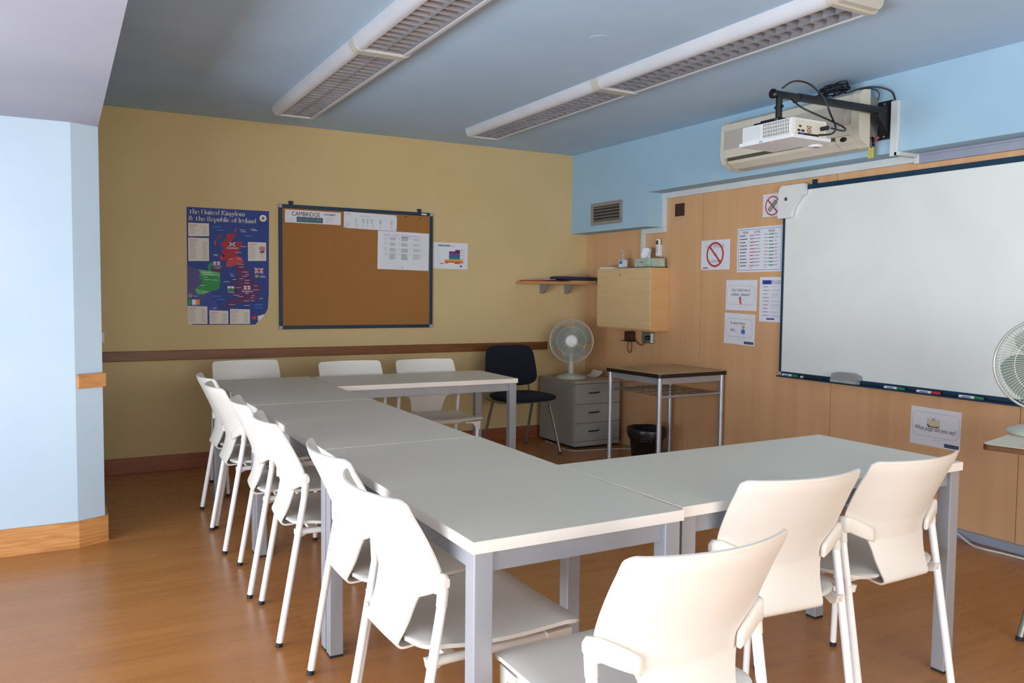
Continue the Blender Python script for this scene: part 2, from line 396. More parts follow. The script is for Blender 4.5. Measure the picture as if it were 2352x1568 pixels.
# ================================================================== CEILING LIGHTS
def light_row(x0, label):
    y0, y1, ym = 2.285, 5.70, 3.96
    w = .310; zb = 2.480
    t = thing('ceiling_light', label, 'ceiling light', (x0+w/2, (y0+y1)/2, ZC), 0, 'fluorescent light rows on the ceiling')
    def prof(inset=0.):
        # cross-section: curved sides, flat bottom frame
        pts = []
        for i in range(9):
            a = PI/2*i/8; pts.append((x0+.038*(1-math.sin(a)) + .0, zb+.075*(1-(math.sin(a)))))
        return pts
    for (a, c) in ((y0+.03, ym-.034), (ym+.034, y1-.012)):
        b = MB()
        # left curved side, right curved side, open underneath
        for sgn in (0, 1):
            S = []
            for i in range(11):
                q = PI/2*i/10
                u = .044*(1-math.cos(q)); z = ZC-.0005-(ZC-zb)*math.sin(q)
                S.append((u, z))
            S.append((.052, zb))
            G = [[(x0+u if sgn == 0 else x0+w-u, yy, z) for (u, z) in (S if sgn == 0 else S[::-1])] for yy in (a, c)]
            b.grid(G, 'fixture', 0)
            xi = x0+.052 if sgn == 0 else x0+w-.052
            b.box((xi-.003, a, zb), (xi+.001, c, ZC-.02), 'fixture')
        b.box((x0+.053, a, ZC-.016), (x0+w-.053, c, ZC-.002), 'louvreback')
        b.box((x0+.051, a, zb), (x0+w-.051, a+.004, ZC-.01), 'fixture'); b.box((x0+.051, c-.004, zb), (x0+w-.051, c, ZC-.01), 'fixture')
        b.build('light_body', t)
        b = MB(); xa, xb = x0+.055, x0+w-.055; n = int((c-a)/.066); st = (c-a)/n
        xm = (xa+xb)/2
        for k in range(n+1):
            y = a+.003+(c-a-.006)*k/n
            # V-shaped cross blades
            for p, q in ((xa, xm), (xm, xb)):
                vs = [(p, y-.011, zb+.036), (q, y-.011, zb+.036), (q, y, zb+.006), (p, y, zb+.006), (p, y+.011, zb+.036), (q, y+.011, zb+.036)]
                mid = ((p+q)/2, y, zb+.016)
                b.add(vs, [(0, 1, 2, 3), (3, 2, 5, 4)], 'louvre')
        for xx in (xa, xm, xb):
            vs = [(xx-.009, a, zb+.036), (xx, a, zb+.005), (xx+.009, a, zb+.036), (xx-.009, c, zb+.036), (xx, c, zb+.005), (xx+.009, c, zb+.036)]
            b.add(vs, [(0, 3, 4, 1), (1, 4, 5, 2)], 'louvre')
        b.build('louvre', t)
        b = MB()
        for xx in (xa+.033, xb-.033): b.tube([(xx, a+.02, zb+.041), (xx, c-.02, zb+.041)], .006, 'white', 8)
        b.build('fluorescent_tube', t)
    def capprof(g):
        P = []
        for i in range(9):
            q = PI/2*i/8; P.append((x0-g+.044*(1-math.cos(q)), ZC-.001-(ZC-zb+g)*math.sin(q)))
        R = [(2*x0+w-x, z) for x, z in P[::-1]]
        return P+R
    MB().prism(capprof(.003), 'y', ym-.034, ym+.034, 'fixcap').build('joint_band', t)
    MB().prism(capprof(.001), 'y', y1-.012, y1, 'fixcap').build('end_cap', t)
    b = MB(); b.prism(capprof(.002), 'y', y0+.002, y0+.03, 'fixcap'); b.prism([(x*.0+(x-x0-w/2)*.9+x0+w/2, ZC-.001-(ZC-z)*.86) for x, z in capprof(.0)], 'y', y0-.03, y0+.002, 'fixcap')
    b.build('end_cap', t, bev=.006)
light_row(1.236, 'long white louvred ceiling light, the row on the left nearer the pillar')
light_row(2.672, 'long white louvred ceiling light, the row on the right nearer the projector')

# ================================================================== TABLES
def table(name, label, c, w, d, rz, group='pale grey tables pushed together in a U', legs=(1, 1, 1, 1), H=.74):
    t = thing(name, label, 'table', (c[0], c[1], 0), rz, group)
    hw, hd = w/2, d/2
    b = MB(); b.box((-hw, -hd, H-.0285), (hw, hd, H-.0008), 'edge'); b.box((-hw+.0012, -hd+.0012, H-.0008), (hw-.0012, hd-.0012, H), 'top')
    b.build('tabletop', t, world=False)
    b = MB(); z0, z1 = H-.082, H-.029; i = .022
    b.box((-hw+.05, -hd+i, z0), (hw-.05, -hd+i+.025, z1), 'alu'); b.box((-hw+.05, hd-i-.025, z0), (hw-.05, hd-i, z1), 'alu')
    b.box((-hw+i, -hd+.05, z0), (-hw+i+.025, hd-.05, z1), 'alu'); b.box((hw-i-.025, -hd+.05, z0), (hw-i, hd-.05, z1), 'alu')
    b.build('apron', t, world=False, bev=.002)
    for sx in (-1, 1):
        for sy in (-1, 1):
            x, y = sx*(hw-.031), sy*(hd-.031)
            lg = MB().box((x-.0245, y-.0245, .008), (x+.0245, y+.0245, H-.029), 'alu').build('leg', t, world=False, bev=.003)
            MB().box((x-.0235, y-.0235, 0), (x+.0235, y+.0235, .008), 'rubber').build('foot_cap', lg, world=False)
    return t
table('classroom_table', 'pale grey table at the near end of the long row, nearest the camera', (1.0845, 2.210), .615, 1.224, 0)
table('classroom_table', 'pale grey table in the middle of the long left row', (1.079, 3.4505), .603, 1.249, 0)
table('classroom_table', 'pale grey table at the far left corner of the U, near the yellow wall', (1.076, 4.70), .600, 1.24, 0)
table('classroom_table', 'pale grey table on the right, in front of the whiteboard wall', (2.030, 1.937), 1.262, .612, math.radians(1.04))
table('classroom_table', 'pale grey far table whose free end is beside the blue chair', (1.983, 4.965), 1.196, .600, math.radians(-1.5))
# red scribble on the edge of the near table
s = Sheet((.7765, 2.72, .736), (0, -1, 0), (0, 0, -1), .12, .02, base=False, thick=.0002)
# (part of the near table)
t0 = [o for o in bpy.data.objects if o.name == 'classroom_table'][0]
s.text('Hola tú', 0, .016, .022, 'red', 1, slant=.2); s.text('A', .085, .017, .022, 'red', 1)
o = s.build('handwriting', parent=t0); o['label'] = 'small red handwriting on the white table edge'

# ================================================================== WHITE CHAIRS
def interp(tab, z, k):
    for i in range(len(tab)-1):
        a, c = tab[i], tab[i+1]
        if a[0] <= z <= c[0]:
            t = (z-a[0])/(c[0]-a[0]) if c[0] > a[0] else 0
            return a[k]+(c[k]-a[k])*t
    return tab[-1][k] if z > tab[-1][0] else tab[0][k]
# s-parameter rows of the back shell: y centre, z, half width, curvature
ROWS = [(.105, .416, .098, .0), (.075, .413, .102, .0), (.045, .413, .105, .05), (.029, .420, .107, .15), (.023, .432, .108, .3), (.029, .457, .113, .7), (.039, .49, .120, .9), (.045, .525, .128, 1.05),
        (.047, .550, .138, 1.2), (.045, .563, .150, 1.3), (.041, .580, .178, 1.38), (.036, .598, .206, 1.42), (.032, .612, .217, 1.43), (.025, .630, .220, 1.43), (.013, .66, .2215, 1.42), (-.005, .70, .222, 1.38), (-.023, .74, .221, 1.33),
        (-.040, .775, .2195, 1.28), (-.047, .792, .2185, 1.26), (-.050, .802, .2165, 1.25), (-.0525, .809, .212, 1.24), (-.0535, .8135, .205, 1.24), (-.054, .8155, .194, 1.24)]
def shell_pt(row, u):
    y, z, hw, K = row; x = u*hw; return Vector((x, y+K*x*x, z-.0*u))
def shell_y(x, z):
    tab = [(r[1], r[0], r[3]) for r in ROWS[4:]]
    return interp(tab, z, 1)+interp(tab, z, 2)*x*x
def make_chair(label, loc, rz, group):
    t = thing('stacking_chair', label, 'chair', loc, rz, group)
    rows = []
    ext = catmull([(r[0], r[1], r[2]) for r in ROWS], 3); Ks = catmull([(r[3], 0, 0) for r in ROWS], 3)
    G = []
    for p, k in zip(ext, Ks):
        G.append([(u*p.z, p.x+k.x*(u*p.z)**2, p.y) for u in [i/12 for i in range(-12, 13)]])
    MB().grid(G, 'chair', .006).build('backrest', t, world=False)
    # seat
    G = []
    ys = [(.052, .118, -.006), (.057, .150, -.005), (.068, .180, -.003), (.088, .202, -.001), (.118, .215, .001), (.16, .221, -.003), (.24, .225, -.007), (.32, .230, -.006), (.40, .235, .0), (.445, .239, .004), (.472, .240, .003), (.488, .237, .000), (.494, .230, -.004)]
    for y, hw, dz in [(p.x, p.y, p.z) for p in catmull(ys, 2)]:
        r = []
        for i in range(-10, 11):
            u = i/10; e = abs(u)**3
            r.append((u*hw, y-(.012*abs(u)**6 if y > .46 else 0), .438+dz+.006*u*u-.003*max(0, abs(u)-.9)/.1))
        G.append(r)
    MB().grid(G[::-1], 'chair', .011).build('seat', t, world=False)
    # under frame
    b = MB()
    for sx in (-1, 1):
        pts = catmull([(sx*.219, .060, .416), (sx*.212, .12, .415), (sx*.208, .25, .412), (sx*.209, .38, .413), (sx*.212, .452, .415)], 4)
        b.tube(pts, .0115, 'chair', 10)
        # flared corner over the front leg
        b.prism([(.395, .426), (.470, .429), (.468, .372), (.447, .372), (.436, .398), (.395, .412)], 'x', sx*.196-.0+(-.0 if sx > 0 else 0), sx*.228, 'chair')
        b.prism([(.215, .426), (.12, .426), (.12, .417), (.17, .415), (.197, .385), (.205, .372), (.226, .372)] if sx > 0 else [(-.215, .426), (-.226, .372), (-.205, .372), (-.197, .385), (-.17, .415), (-.12, .417), (-.12, .426)], 'y', .447, .468, 'chair')
        b.prism([(.060, .424), (.135, .424), (.12, .412), (.085, .395), (.066, .40)], 'x', sx*.214, sx*.196, 'chair')
    b.box((-.21, .115, .410), (.21, .145, .423), 'chair'); b.box((-.12, .14, .410), (.12, .40, .423), 'chair')
    b.build('seat_frame', t, world=False, bev=.002)
    for sx in (-1, 1):
        lg = MB().tube([(sx*.2255, .0015, .012), (sx*.2225, .102, .588)], .0122, 'chairtube', 16).build('leg', t, world=False)
        MB().tube([(sx*.2256, -.0005, .0), (sx*.2255, .002, .016)], .0126, 'rubber', 14).build('foot_cap', lg, world=False)
        lg = MB().tube([(sx*.198, .452, .012), (sx*.213, .455, .408)], .0112, 'chairtube', 16).build('leg', t, world=False)
        MB().tube([(sx*.198, .452, .0), (sx*.198, .452, .016)], .0117, 'rubber', 14).build('foot_cap', lg, world=False)
        # bracket holding the shell to the rear leg
        G = []; n = 12
        def sec(x, y, zt, zb, th):
            pts = []; h = (zt-zb)/2; zc = (zt+zb)/2; m = 12
            for i in range(m):
                a = 2*PI*i/m; ca, sa = math.cos(a), math.sin(a)
                pts.append((x, y+th*math.copysign(abs(ca)**.6, ca), zc+h*math.copysign(abs(sa)**.34, sa)))
            return pts
        xs = [.128, .132, .145, .165, .185, .200, .211]
        secs = []
        for i, x in enumerate(xs):
            f = (x-.128)/.083; zt = .585+.048*f**.8; zb = .549+.034*f**1.2; zc = (zt+zb)/2
            th = .0035 if i == 0 else .0065+.0035*f
            sh = 0 if i else .004
            secs.append(sec(sx*x, shell_y(x, zc)-.0065-th*.6, zt-sh, zb+sh, th))
        # turn the corner into the leg socket
        secs.append(sec(sx*.222, .0885, .6355, .583, .0125)); secs.append(sec(sx*.231, .097, .634, .585, .0125)); secs.append(sec(sx*.2365, .103, .622, .60, .008))
        vs = [v for q in secs for v in q]; m = 12; fs = []
        for i in range(len(secs)-1):
            for k in range(m): fs.append((i*m+k, i*m+(k+1) % m, (i+1)*m+(k+1) % m, (i+1)*m+k))
        bb = MB(); bb.add(vs, fs, 'chair', True); bb.add(secs[0], [list(range(m))], 'chair'); bb.add(secs[-1], [list(range(m))], 'chair', True)
        bb.tube([(sx*.2228, .0955, .552), (sx*.2225, .099, .585), (sx*.2225, .101, .610), (sx*.2225, .102, .625), (sx*.2225, .1025, .632)], [.0137, .0142, .0142, .0115, .005], 'chair', 16)
        bb.build('arm_bracket', t, world=False)
    return t
GL = 'white stacking chairs along the left side of the long row'
R90 = -PI/2
def D(a): return math.radians(a)
c0 = make_chair('white stacking chair at the near end of the left row', (.657, 1.948, 0), D(-88.9), GL)
dup(c0, (.688, 2.457, 0), D(-90.9), 'white stacking chair second from the near end of the left row', GL)
dup(c0, (.663, 3.179, 0), D(-93.8), 'white stacking chair third from the near end of the left row', GL)
dup(c0, (.670, 3.722, 0), D(-95.3), 'white stacking chair fourth from the near end of the left row', GL)
dup(c0, (.661, 4.382, 0), D(-91.0), 'white stacking chair second from the far end of the left row', GL)
dup(c0, (.686, 4.860, 0), D(-89.0), 'white stacking chair at the far end of the left row', GL)
GR = 'white stacking chairs at the right table'
dup(c0, (1.094, 1.160, 0), D(.2), 'white stacking chair in the foreground at the short end of the nearest table', GR)
dup(c0, (1.744, 1.512, 0), D(-4.5), 'white stacking chair at the right table, left of the two there', GR)
dup(c0, (2.273, 1.536, 0), D(1.1), 'white stacking chair at the right table, the one nearest the whiteboard', GR)
GF = 'white stacking chairs with their backs to the yellow wall'
dup(c0, (1.069, 5.790, 0), D(180.2), 'white stacking chair behind the far tables, leftmost of three below the map poster', GF)
dup(c0, (1.700, 5.470, 0), D(179.4), 'white stacking chair behind the far table, middle of three below the cork board', GF)
dup(c0, (2.232, 5.420, 0), D(178.4), 'white stacking chair behind the far table, rightmost of three next to the blue chair', GF)

# ================================================================== BLUE CHAIR
t = thing('visitor_chair', 'navy blue padded chair with steel legs between the far table and the drawer unit', 'chair', (3.245, 5.81, 0), D(183))
def pad(w, h, r, th, curve, T, mat, n=10, taper=0.):
    # superellipse pad in local x,z ; thickness along y
    G = []
    b = MB()
    def pt(u, v, s):
        a = math.atan2(v, u); return None
    rings = 7; seg = 40; front = []; vs = []; fs = []
    for side in (1, -1):
        for k in range(rings+1):
            f = k/rings; rad = math.sin(PI/2*f); dep = math.cos(PI/2*f)**.55 if f < 1 else 0
            for i in range(seg):
                a = 2*PI*i/seg; ca, sa = math.cos(a), math.sin(a)
                x = w/2*math.copysign(abs(ca)**r, ca)*rad; z = h/2*math.copysign(abs(sa)**r, sa)*rad
                x *= 1+taper*z/h
                vs.append(T @ Vector((x, side*th/2*dep+curve*(x/(w/2))**2, z)))
    o = 0
    for side in (0, 1):
        o = side*(rings+1)*seg
        for k in range(rings):
            for i in range(seg):
                q = (o+k*seg+i, o+k*seg+(i+1) % seg, o+(k+1)*seg+(i+1) % seg, o+(k+1)*seg+i)
                fs.append(q if side else q[::-1])
    b.add(vs, fs, mat, True); return b
pad(.49, .345, .42, .05, .035, Matrix.Translation((0, -.20, .69)) @ Matrix.Rotation(D(9), 4, 'X'), 'navy', taper=-.12).build('backrest', t, world=False)
pad(.47, .47, .5, .065, 0, Matrix.Translation((0, .02, .455)) @ Matrix.Rotation(D(90), 4, 'X'), 'navy').build('seat', t, world=False)
for sx in (-1, 1):
    MB().tube(catmull([(sx*.205, .05, .418), (sx*.215, -.16, .42), (sx*.215, -.215, .44), (sx*.215, -.22, .50), (sx*.20, -.232, .62)], 5), .0115, 'steel', 10, flat=.7).build('back_support', t, world=False)
    for (a, c) in (((sx*.215, .26), (sx*.19, .12)), ((sx*.215, -.26), (sx*.195, -.12))):
        lg = MB().tube([(a[0], a[1], .012), (c[0], c[1], .42)], .015, 'steel', 12, flat=.75).build('leg', t, world=False)
        MB().tube([(a[0], a[1], 0), (a[0], a[1], .018)], .014, 'rubber', 10).build('foot_cap', lg, world=False)
b = MB()
for y in (-.12, .12): b.tube([(-.2, y, .42), (.2, y, .42)], .011, 'steel', 10)
for x in (-.19, .19): b.tube([(x, -.13, .42), (x, .13, .42)], .011, 'steel', 10)
b.build('seat_frame', t, world=False)

# ================================================================== DRAWER UNIT
X0, X1, Y0, Y1 = 3.672, 4.135, 5.662, 6.235
t = thing('drawer_unit', 'low grey three-drawer pedestal in the corner with a fan on top', 'drawer unit', ((X0+X1)/2, (Y0+Y1)/2, 0))
MB().box((X0, Y0+.018, .02), (X1, Y1, .552), 'drawer').box((X0+.03, Y0+.04, 0), (X1-.03, Y1-.04, .02), 'blackplastic').build('cabinet_body', t, bev=.003)
MB().box((X0, Y0, .548), (X1, Y1, .565), 'drawertop').build('top_panel', t, bev=.003)
for z0, z1 in ((.377, .541), (.217, .371), (.063, .211)):
    d = MB().box((X0+.004, Y0, z0), (X1-.004, Y0+.017, z1), 'drawer').build('drawer', t, bev=.002)
    zc = (z0+z1)/2+.008; xc = 3.865
    MB().tube(catmull([(xc-.052, Y0-.001, zc-.002), (xc-.035, Y0-.014, zc), (xc+.035, Y0-.014, zc+.002), (xc+.052, Y0-.001, zc+.004)], 5), .0055, 'blackplastic', 10).build('handle', d)
MB().box((X0+.004, Y0+.003, .02), (X1-.004, Y0+.017, .058), 'drawer').build('plinth', t)

# ================================================================== DESK FANS
def make_fan(loc, rz, tilt, head_h, R, label, tip=0.):
    t = thing('desk_fan', label, 'fan', loc, rz)
    # local: faces -Y
    MB().lathe([(0, 0), (.128, 0), (.134, .006), (.130, .016), (.095, .030), (.045, .042), (.032, .046), (0, .046)], 'fan', 40).build('base', t, world=False)
    MB().lathe([(.027, .04), (.025, .09), (.021, .12), (.021, head_h-R*.55), (0, head_h-R*.55)], 'fan', 24).build('neck', t, world=False)
    b = MB(); b.box((-.03, -.105, .024), (.03, -.075, .036), 'fan'); b.build('button_panel', t, world=False, bev=.003)
    T = Matrix.Translation((0, 0, head_h)) @ Matrix.Rotation(tilt, 4, 'X')
    T90 = T @ Matrix.Rotation(D(90), 4, 'X')   # lathe axis z -> -Y
    MB().lathe([(0, -.13), (.035, -.125), (.055, -.10), (.058, -.05), (.05, -.03), (0, -.03)], 'fan', 28, T90).build('motor_housing', t, world=False)
    # rear and front guards
    def guard(front):
        b = MB(); sg = 1 if front else -1
        n = 84; base = .052 if front else -.045
        prof = [(.055, base), (R*.45, base), (R*.78, base-sg*.006), (R*.93, base-sg*.022), (R*.985, sg*.008 if front else -.004)]
        if front: prof = [(.048, .055), (R*.45, .056), (R*.78, .048), (R*.93, .030), (R*.985, .006)]
        for i in range(n):
            a = 2*PI*i/n; tw = .35
            pts = []
            for k, (r, z) in enumerate(prof):
                aa = a+tw*(r/R)
                pts.append(T90 @ Vector((r*math.cos(aa), r*math.sin(aa), z)))
            b.tube(pts, .0011, 'fanwire', 4, cap=False)
        for r, z, w in (((R*.66, .052, .0014), (R*.93, .030, .0012), (R*.3, .0565, .001)) if front else ((R*.66, -.046, .0012),)):
            b.tube([T90 @ Vector((r*math.cos(2*PI*i/48), r*math.sin(2*PI*i/48), z)) for i in range(48)], w, 'fanwire', 6, closed=True)
        return b
    guard(False).build('rear_guard', t, world=False)
    g = guard(True).build('front_guard', t, world=False)
    MB().tube([T90 @ Vector((R*math.cos(2*PI*i/72), R*math.sin(2*PI*i/72), .002)) for i in range(72)], .0058, 'fanrim', 10, closed=True).build('guard_rim', t, world=False)
    bd = MB().lathe([(0, .064), (.040, .063), (.050, .058), (.052, .052), (0, .052)], 'white', 32, T90)
    bd.build('centre_badge', t, world=False)
    # blades
    b = MB()
    for k in range(3):
        a0 = 2*PI*k/3+.5+tip; G = []
        for i in range(9):
            r = .03+(R*.86-.03)*i/8; row = []
            wd = .7+.65*math.sin(PI*min(1, (i+1)/10))
            for j in range(9):
                u = j/8-.5; a = a0+u*wd*1.45+.25*i/8
                row.append(T90 @ Vector((r*math.cos(a), r*math.sin(a), u*.040*(1-.2*i/8))))
            G.append(row)
        b.grid(G, 'blade', .0015)
    b.lathe([(0, .028), (.03, .024), (.036, -.02), (0, -.02)], 'blade', 24, T90)
    b.build('blades', t, world=False)
    return t
make_fan((3.800, 5.925, .565), D(-33), D(-3), .322, .186, 'small white desk fan standing on the grey drawer unit in the far corner')
# ================================================================== SIDE TABLE AT RIGHT EDGE
rz = D(13)
t = thing('side_table', 'cream side table with dark plywood edge at the right edge of the picture', 'table', (3.074, 1.83, 0), rz)
b = MB(); poly = []
def rr(x0, y0, x1, y1, r, n=5):
    P = []
    for cx, cy, a0 in ((x1-r, y1-r, 0), (x0+r, y1-r, 90), (x0+r, y0+r, 180), (x1-r, y0+r, 270)):
        for i in range(n+1):
            a = math.radians(a0+90*i/n); P.append((cx+r*math.cos(a), cy+r*math.sin(a)))
    return P
P = rr(0, -.62, .92, 0, .03)
b.prism(P, 'z', .716, .7385, 'plyedge'); b.prism([(x*.998+.001, y*.998-.0006) for x, y in P], 'z', .7385, .740, 'tabletop'); b.build('tabletop', t, world=False)
for (fx, fy, tx_, ty_) in ((.03, -.155, .36, -.22), (.03, -.60, .36, -.45), (.88, -.10, .60, -.22), (.88, -.58, .60, -.45)):
    lg = MB().tube([(fx, fy, .012), (tx_, ty_, .716)], .0135, 'steel', 12).build('leg', t, world=False)
    MB().tube([(fx, fy, 0), (fx, fy, .016)], .015, 'rubber', 12).build('foot_cap', lg, world=False)
MB().box((.32, -.50, .69), (.64, -.17, .715), 'steel').build('underframe', t, world=False, bev=.003)
make_fan((3.50, 1.83, .740), D(-48), D(-2), .29, .190, 'white desk fan half cut off at the right edge, standing on the side table', 1.0)

# ================================================================== STUDENT DESK
t = thing('square_desk', 'small square desk with black edge and silver tube legs against the wood wall', 'desk', (3.862, 4.725, 0), D(2.5))
w, d, H = .325, .305, .75
b = MB(); P = rr(-w, -d, w, d, .02, 3); b.prism(P, 'z', H-.030, H-.003, 'blackplastic'); b.prism(rr(-w+.005, -d+.005, w-.005, d-.005, .016, 3), 'z', H-.003, H, 'desktop'); b.build('desktop', t, world=False, bev=.002)
b = MB(); z0, z1 = H-.075, H-.031; q = .028
b.box((-w+q, -d+q-.008, z0), (w-q, -d+q+.008, z1), 'greytube'); b.box((-w+q, d-q-.008, z0), (w-q, d-q+.008, z1), 'greytube')
b.box((-w+q-.008, -d+q, z0), (-w+q+.008, d-q, z1), 'greytube'); b.box((w-q-.008, -d+q, z0), (w-q+.008, d-q, z1), 'greytube'); b.build('apron', t, world=False)
for sx in (-1, 1):
    for sy in (-1, 1):
        lg = MB().tube([(sx*(w-q), sy*(d-q), .012), (sx*(w-q), sy*(d-q), H-.031)], .0175, 'greytube', 16).build('leg', t, world=False)
        MB().tube([(sx*(w-q), sy*(d-q), 0), (sx*(w-q), sy*(d-q), .014)], .0165, 'rubber', 14).build('foot_cap', lg, world=False)
b = MB()
for sy in (-1, 1): b.tube([(-w+q, sy*(d-q), .585), (w-q, sy*(d-q), .585)], .009, 'greytube', 10)
for i in range(9):
    x = -w+.06+i*.0655; b.tube([(x, -d+q, .59), (x, d-q-.03, .59), (x, d-q-.02, .635)], .0022, 'steel', 6)
for y in (-.15, 0, .15, .255): b.tube([(-w+.05, y, .587), (w-.05, y, .587)], .0022, 'steel', 6)
b.tube([(-w+.05, d-q-.02, .635), (w-.05, d-q-.02, .635)], .0022, 'steel', 6)
b.build('wire_shelf', t, world=False)
# bin
t = thing('waste_bin', 'black waste bin with a black liner under the square desk', 'bin', (3.885, 4.965, 0))
MB().lathe([(0, 0), (.105, 0), (.108, .004), (.138, .262), (.142, .262), (.142, .270), (.134, .270), (.104, .008), (0, .008)], 'blackplastic', 36).build('bin_body', t, world=False)
prof = []; b = MB(); vs = []; fs = []; n = 48; rng = random.Random(3)
wob = [rng.uniform(-1, 1) for _ in range(n)]
rings = [(.128, .18), (.137, .262), (.150, .277), (.155, .262), (.1535, .232), (.147, .205)]
for k, (r, z) in enumerate(rings):
    for i in range(n):
        a = 2*PI*i/n; ww = wob[i]*(.004 if k > 1 else .002)+.004*math.sin(5*a+k)*(k > 3)
        vs.append((math.cos(a)*(r+ww), math.sin(a)*(r+ww), z+(wob[(i*3) % n]*.006 if k == 5 else wob[(i+5) % n]*.002)))
for k in range(len(rings)-1):
    for i in range(n): fs.append((k*n+i, k*n+(i+1) % n, (k+1)*n+(i+1) % n, (k+1)*n+i))
b.add(vs, fs, 'bag', True); o = b.build('bin_liner', t, world=False)

# ================================================================== WALL CABINET + THINGS ON IT
cx0, cy0, cy1, cz0, cz1 = 4.005, 5.115, 5.845, 1.020, 1.510
t = thing('wall_cabinet', 'wooden flap-front wall cabinet mounted on the wood wall above the sockets', 'cabinet', (XW, (cy0+cy1)/2, cz0))
MB().box((cx0+.018, cy0, cz0-.012), (XW-.0006, cy1, cz1), 'cabside').build('cabinet_body', t, bev=.002)
dr = MB().box((cx0, cy0, cz0), (cx0+.017, cy1, cz1), 'cabwood').build('door', t, bev=.002)
MB().lathe([(0, 0), (.011, 0), (.011, .004), (.006, .005), (0, .005)], 'gold', 20, Matrix.Translation((cx0, 5.512, 1.455)) @ Matrix.Rotation(D(-90), 4, 'Y')).build('lock', dr)
ct = cz1
def flat(name, label, cat, P, z0, z1, mat, group=None):
    o = MB().prism(P, 'z', z0, z1, mat).build(name); return tag(o, label, cat, group)
flat('paper_stack', 'thin stack of white papers at the left end of the cabinet top', 'papers', [(4.01, 5.64), (4.16, 5.66), (4.155, 5.835), (4.01, 5.82)], ct+.0005, ct+.012, 'paper')
flat('leaflet', 'pale blue leaflet lying on the cabinet top in front of the bottle', 'leaflet', [(4.008, 5.36), (4.05, 5.35), (4.06, 5.52), (4.01, 5.53)], ct+.0005, ct+.004, 'seal')
flat('dark_folder', 'flat black folder on the cabinet top under the tissue box', 'folder', [(4.02, 5.125), (4.185, 5.125), (4.185, 5.41), (4.02, 5.40)], ct+.0005, ct+.006, 'blackplastic')
t = thing('sanitiser_bottle', 'clear pump bottle with a blue and white label on the cabinet top', 'bottle', (4.085, 5.585, ct))
b = MB(); b.prism(rr(-.022, -.036, .022, .036, .012), 'z', .0005, .075, 'clear', True); b.prism(rr(-.016, -.026, .016, .026, .012), 'z', .075, .084, 'clear'); b.lathe([(.010, .08), (.010, .10), (0, .10)], 'clear', 16); b.build('bottle_body', t, world=False)
b = MB(); b.box((-.0228, -.03, .012), (-.0222, .03, .07), 'paper'); b.box((-.0232, -.018, .038), (-.0229, .024, .066), 'sky'); b.box((-.025, -.0366, .012), (.018, -.0361, .07), 'paper'); b.build('label', t, world=False)
b = MB(); b.lathe([(0, .10), (.012, .10), (.012, .116), (.005, .118), (.005, .145), (0, .145)], 'clear', 16); b.box((-.024, -.006, .143), (.010, .006, .155), 'clear'); b.build('pump', t, world=False, bev=.002)
t = thing('tissue_box', 'pale green tissue box with a white tissue sticking out on the cabinet top', 'tissue box', (4.10, 5.25, ct+.006))
MB().box((-.06, -.125, .0005), (.06, .115, .068), 'tissuebox').build('box', t, world=False, bev=.002)
b = MB(); G = []
for i in range(9):
    f = i/8; row = []
    for j in range(9):
        u = j/8-.5
        row.append((.012*math.sin(6*u+3*f)+.01*f*math.cos(9*u), .035+u*(.07+.06*math.sin(PI*min(1, .15+f*.6)))-.01*f*f, .066+.088*f-.018*f*f*(2*abs(u))**2+.004*math.sin(9*u)))
    G.append(row)
b.grid(G, 'paper', .0008); b.build('tissue', t, world=False)
# small lettering on the box
s = Sheet((4.10-.0605, 5.30, ct+.055), (0, -1, 0), (0, 0, -1), .05, .02, base=False, thick=.0004); s.text('Kleenex', 0, .014, .016, 'navyi', 1)
s.build('lettering', parent=t)
# remote in a holder on the wall
t = thing('remote_control', 'white air conditioner remote in its wall holder right of the tissue box', 'remote control', (XW, 5.235, 1.60))
MB().box((XW-.012, 5.212, 1.60), (XW-.0006, 5.262, 1.70), 'trunk').build('holder', t, bev=.004)
MB().box((XW-.034, 5.215, 1.605), (XW-.012, 5.259, 1.745), 'white').build('handset', t, bev=.006)
b = MB().box((XW-.0348, 5.222, 1.698), (XW-.0342, 5.252, 1.732), 'slot')
for i in range(3):
    for j in range(2): b.box((XW-.0352, 5.225+j*.015, 1.64+i*.016), (XW-.0342, 5.235+j*.015, 1.648+i*.016), 'cornercap')
b.build('screen', t)
# ================================================================== CORNER SHELF
t = thing('wall_shelf', 'narrow wooden shelf on the yellow wall left of the cabinet', 'shelf', (3.82, YW, 1.376))
MB().box((3.455, 6.10, 1.377), (XW-.001, YW-.0006, 1.400), 'shelfwood').build('shelf_board', t, bev=.002)
for x in (3.712, 3.968):
    MB().prism([(6.165, 1.3765), (YW-.0006, 1.3765), (YW-.0006, 1.300), (YW-.03, 1.292), (YW-.06, 1.300), (6.20, 1.335)], 'x', x-.011, x+.011, 'vent').build('shelf_bracket', t, bev=.004)
flat('red_folder', 'thin red folder lying on the left end of the wall shelf', 'folder', [(3.475, 6.11), (3.72, 6.13), (3.70, 6.30), (3.49, 6.30)], 1.4005, 1.408, 'red')
flat('dark_magazine', 'thin dark magazine on the middle of the wall shelf', 'magazine', [(3.665, 6.115), (3.86, 6.108), (3.87, 6.29), (3.725, 6.29)], 1.4085, 1.414, 'blackplastic')
flat('loose_papers', 'white loose papers on the wall shelf behind the dark magazine', 'papers', [(3.66, 6.17), (3.78, 6.17), (3.78, 6.29), (3.66, 6.29)], 1.4145, 1.420, 'paper')
flat('yellow_booklet', 'yellow booklet under the purple one on the wall shelf', 'booklet', [(3.90, 6.108), (4.17, 6.108), (4.17, 6.29), (3.90, 6.29)], 1.4005, 1.410, 'yellowtag')
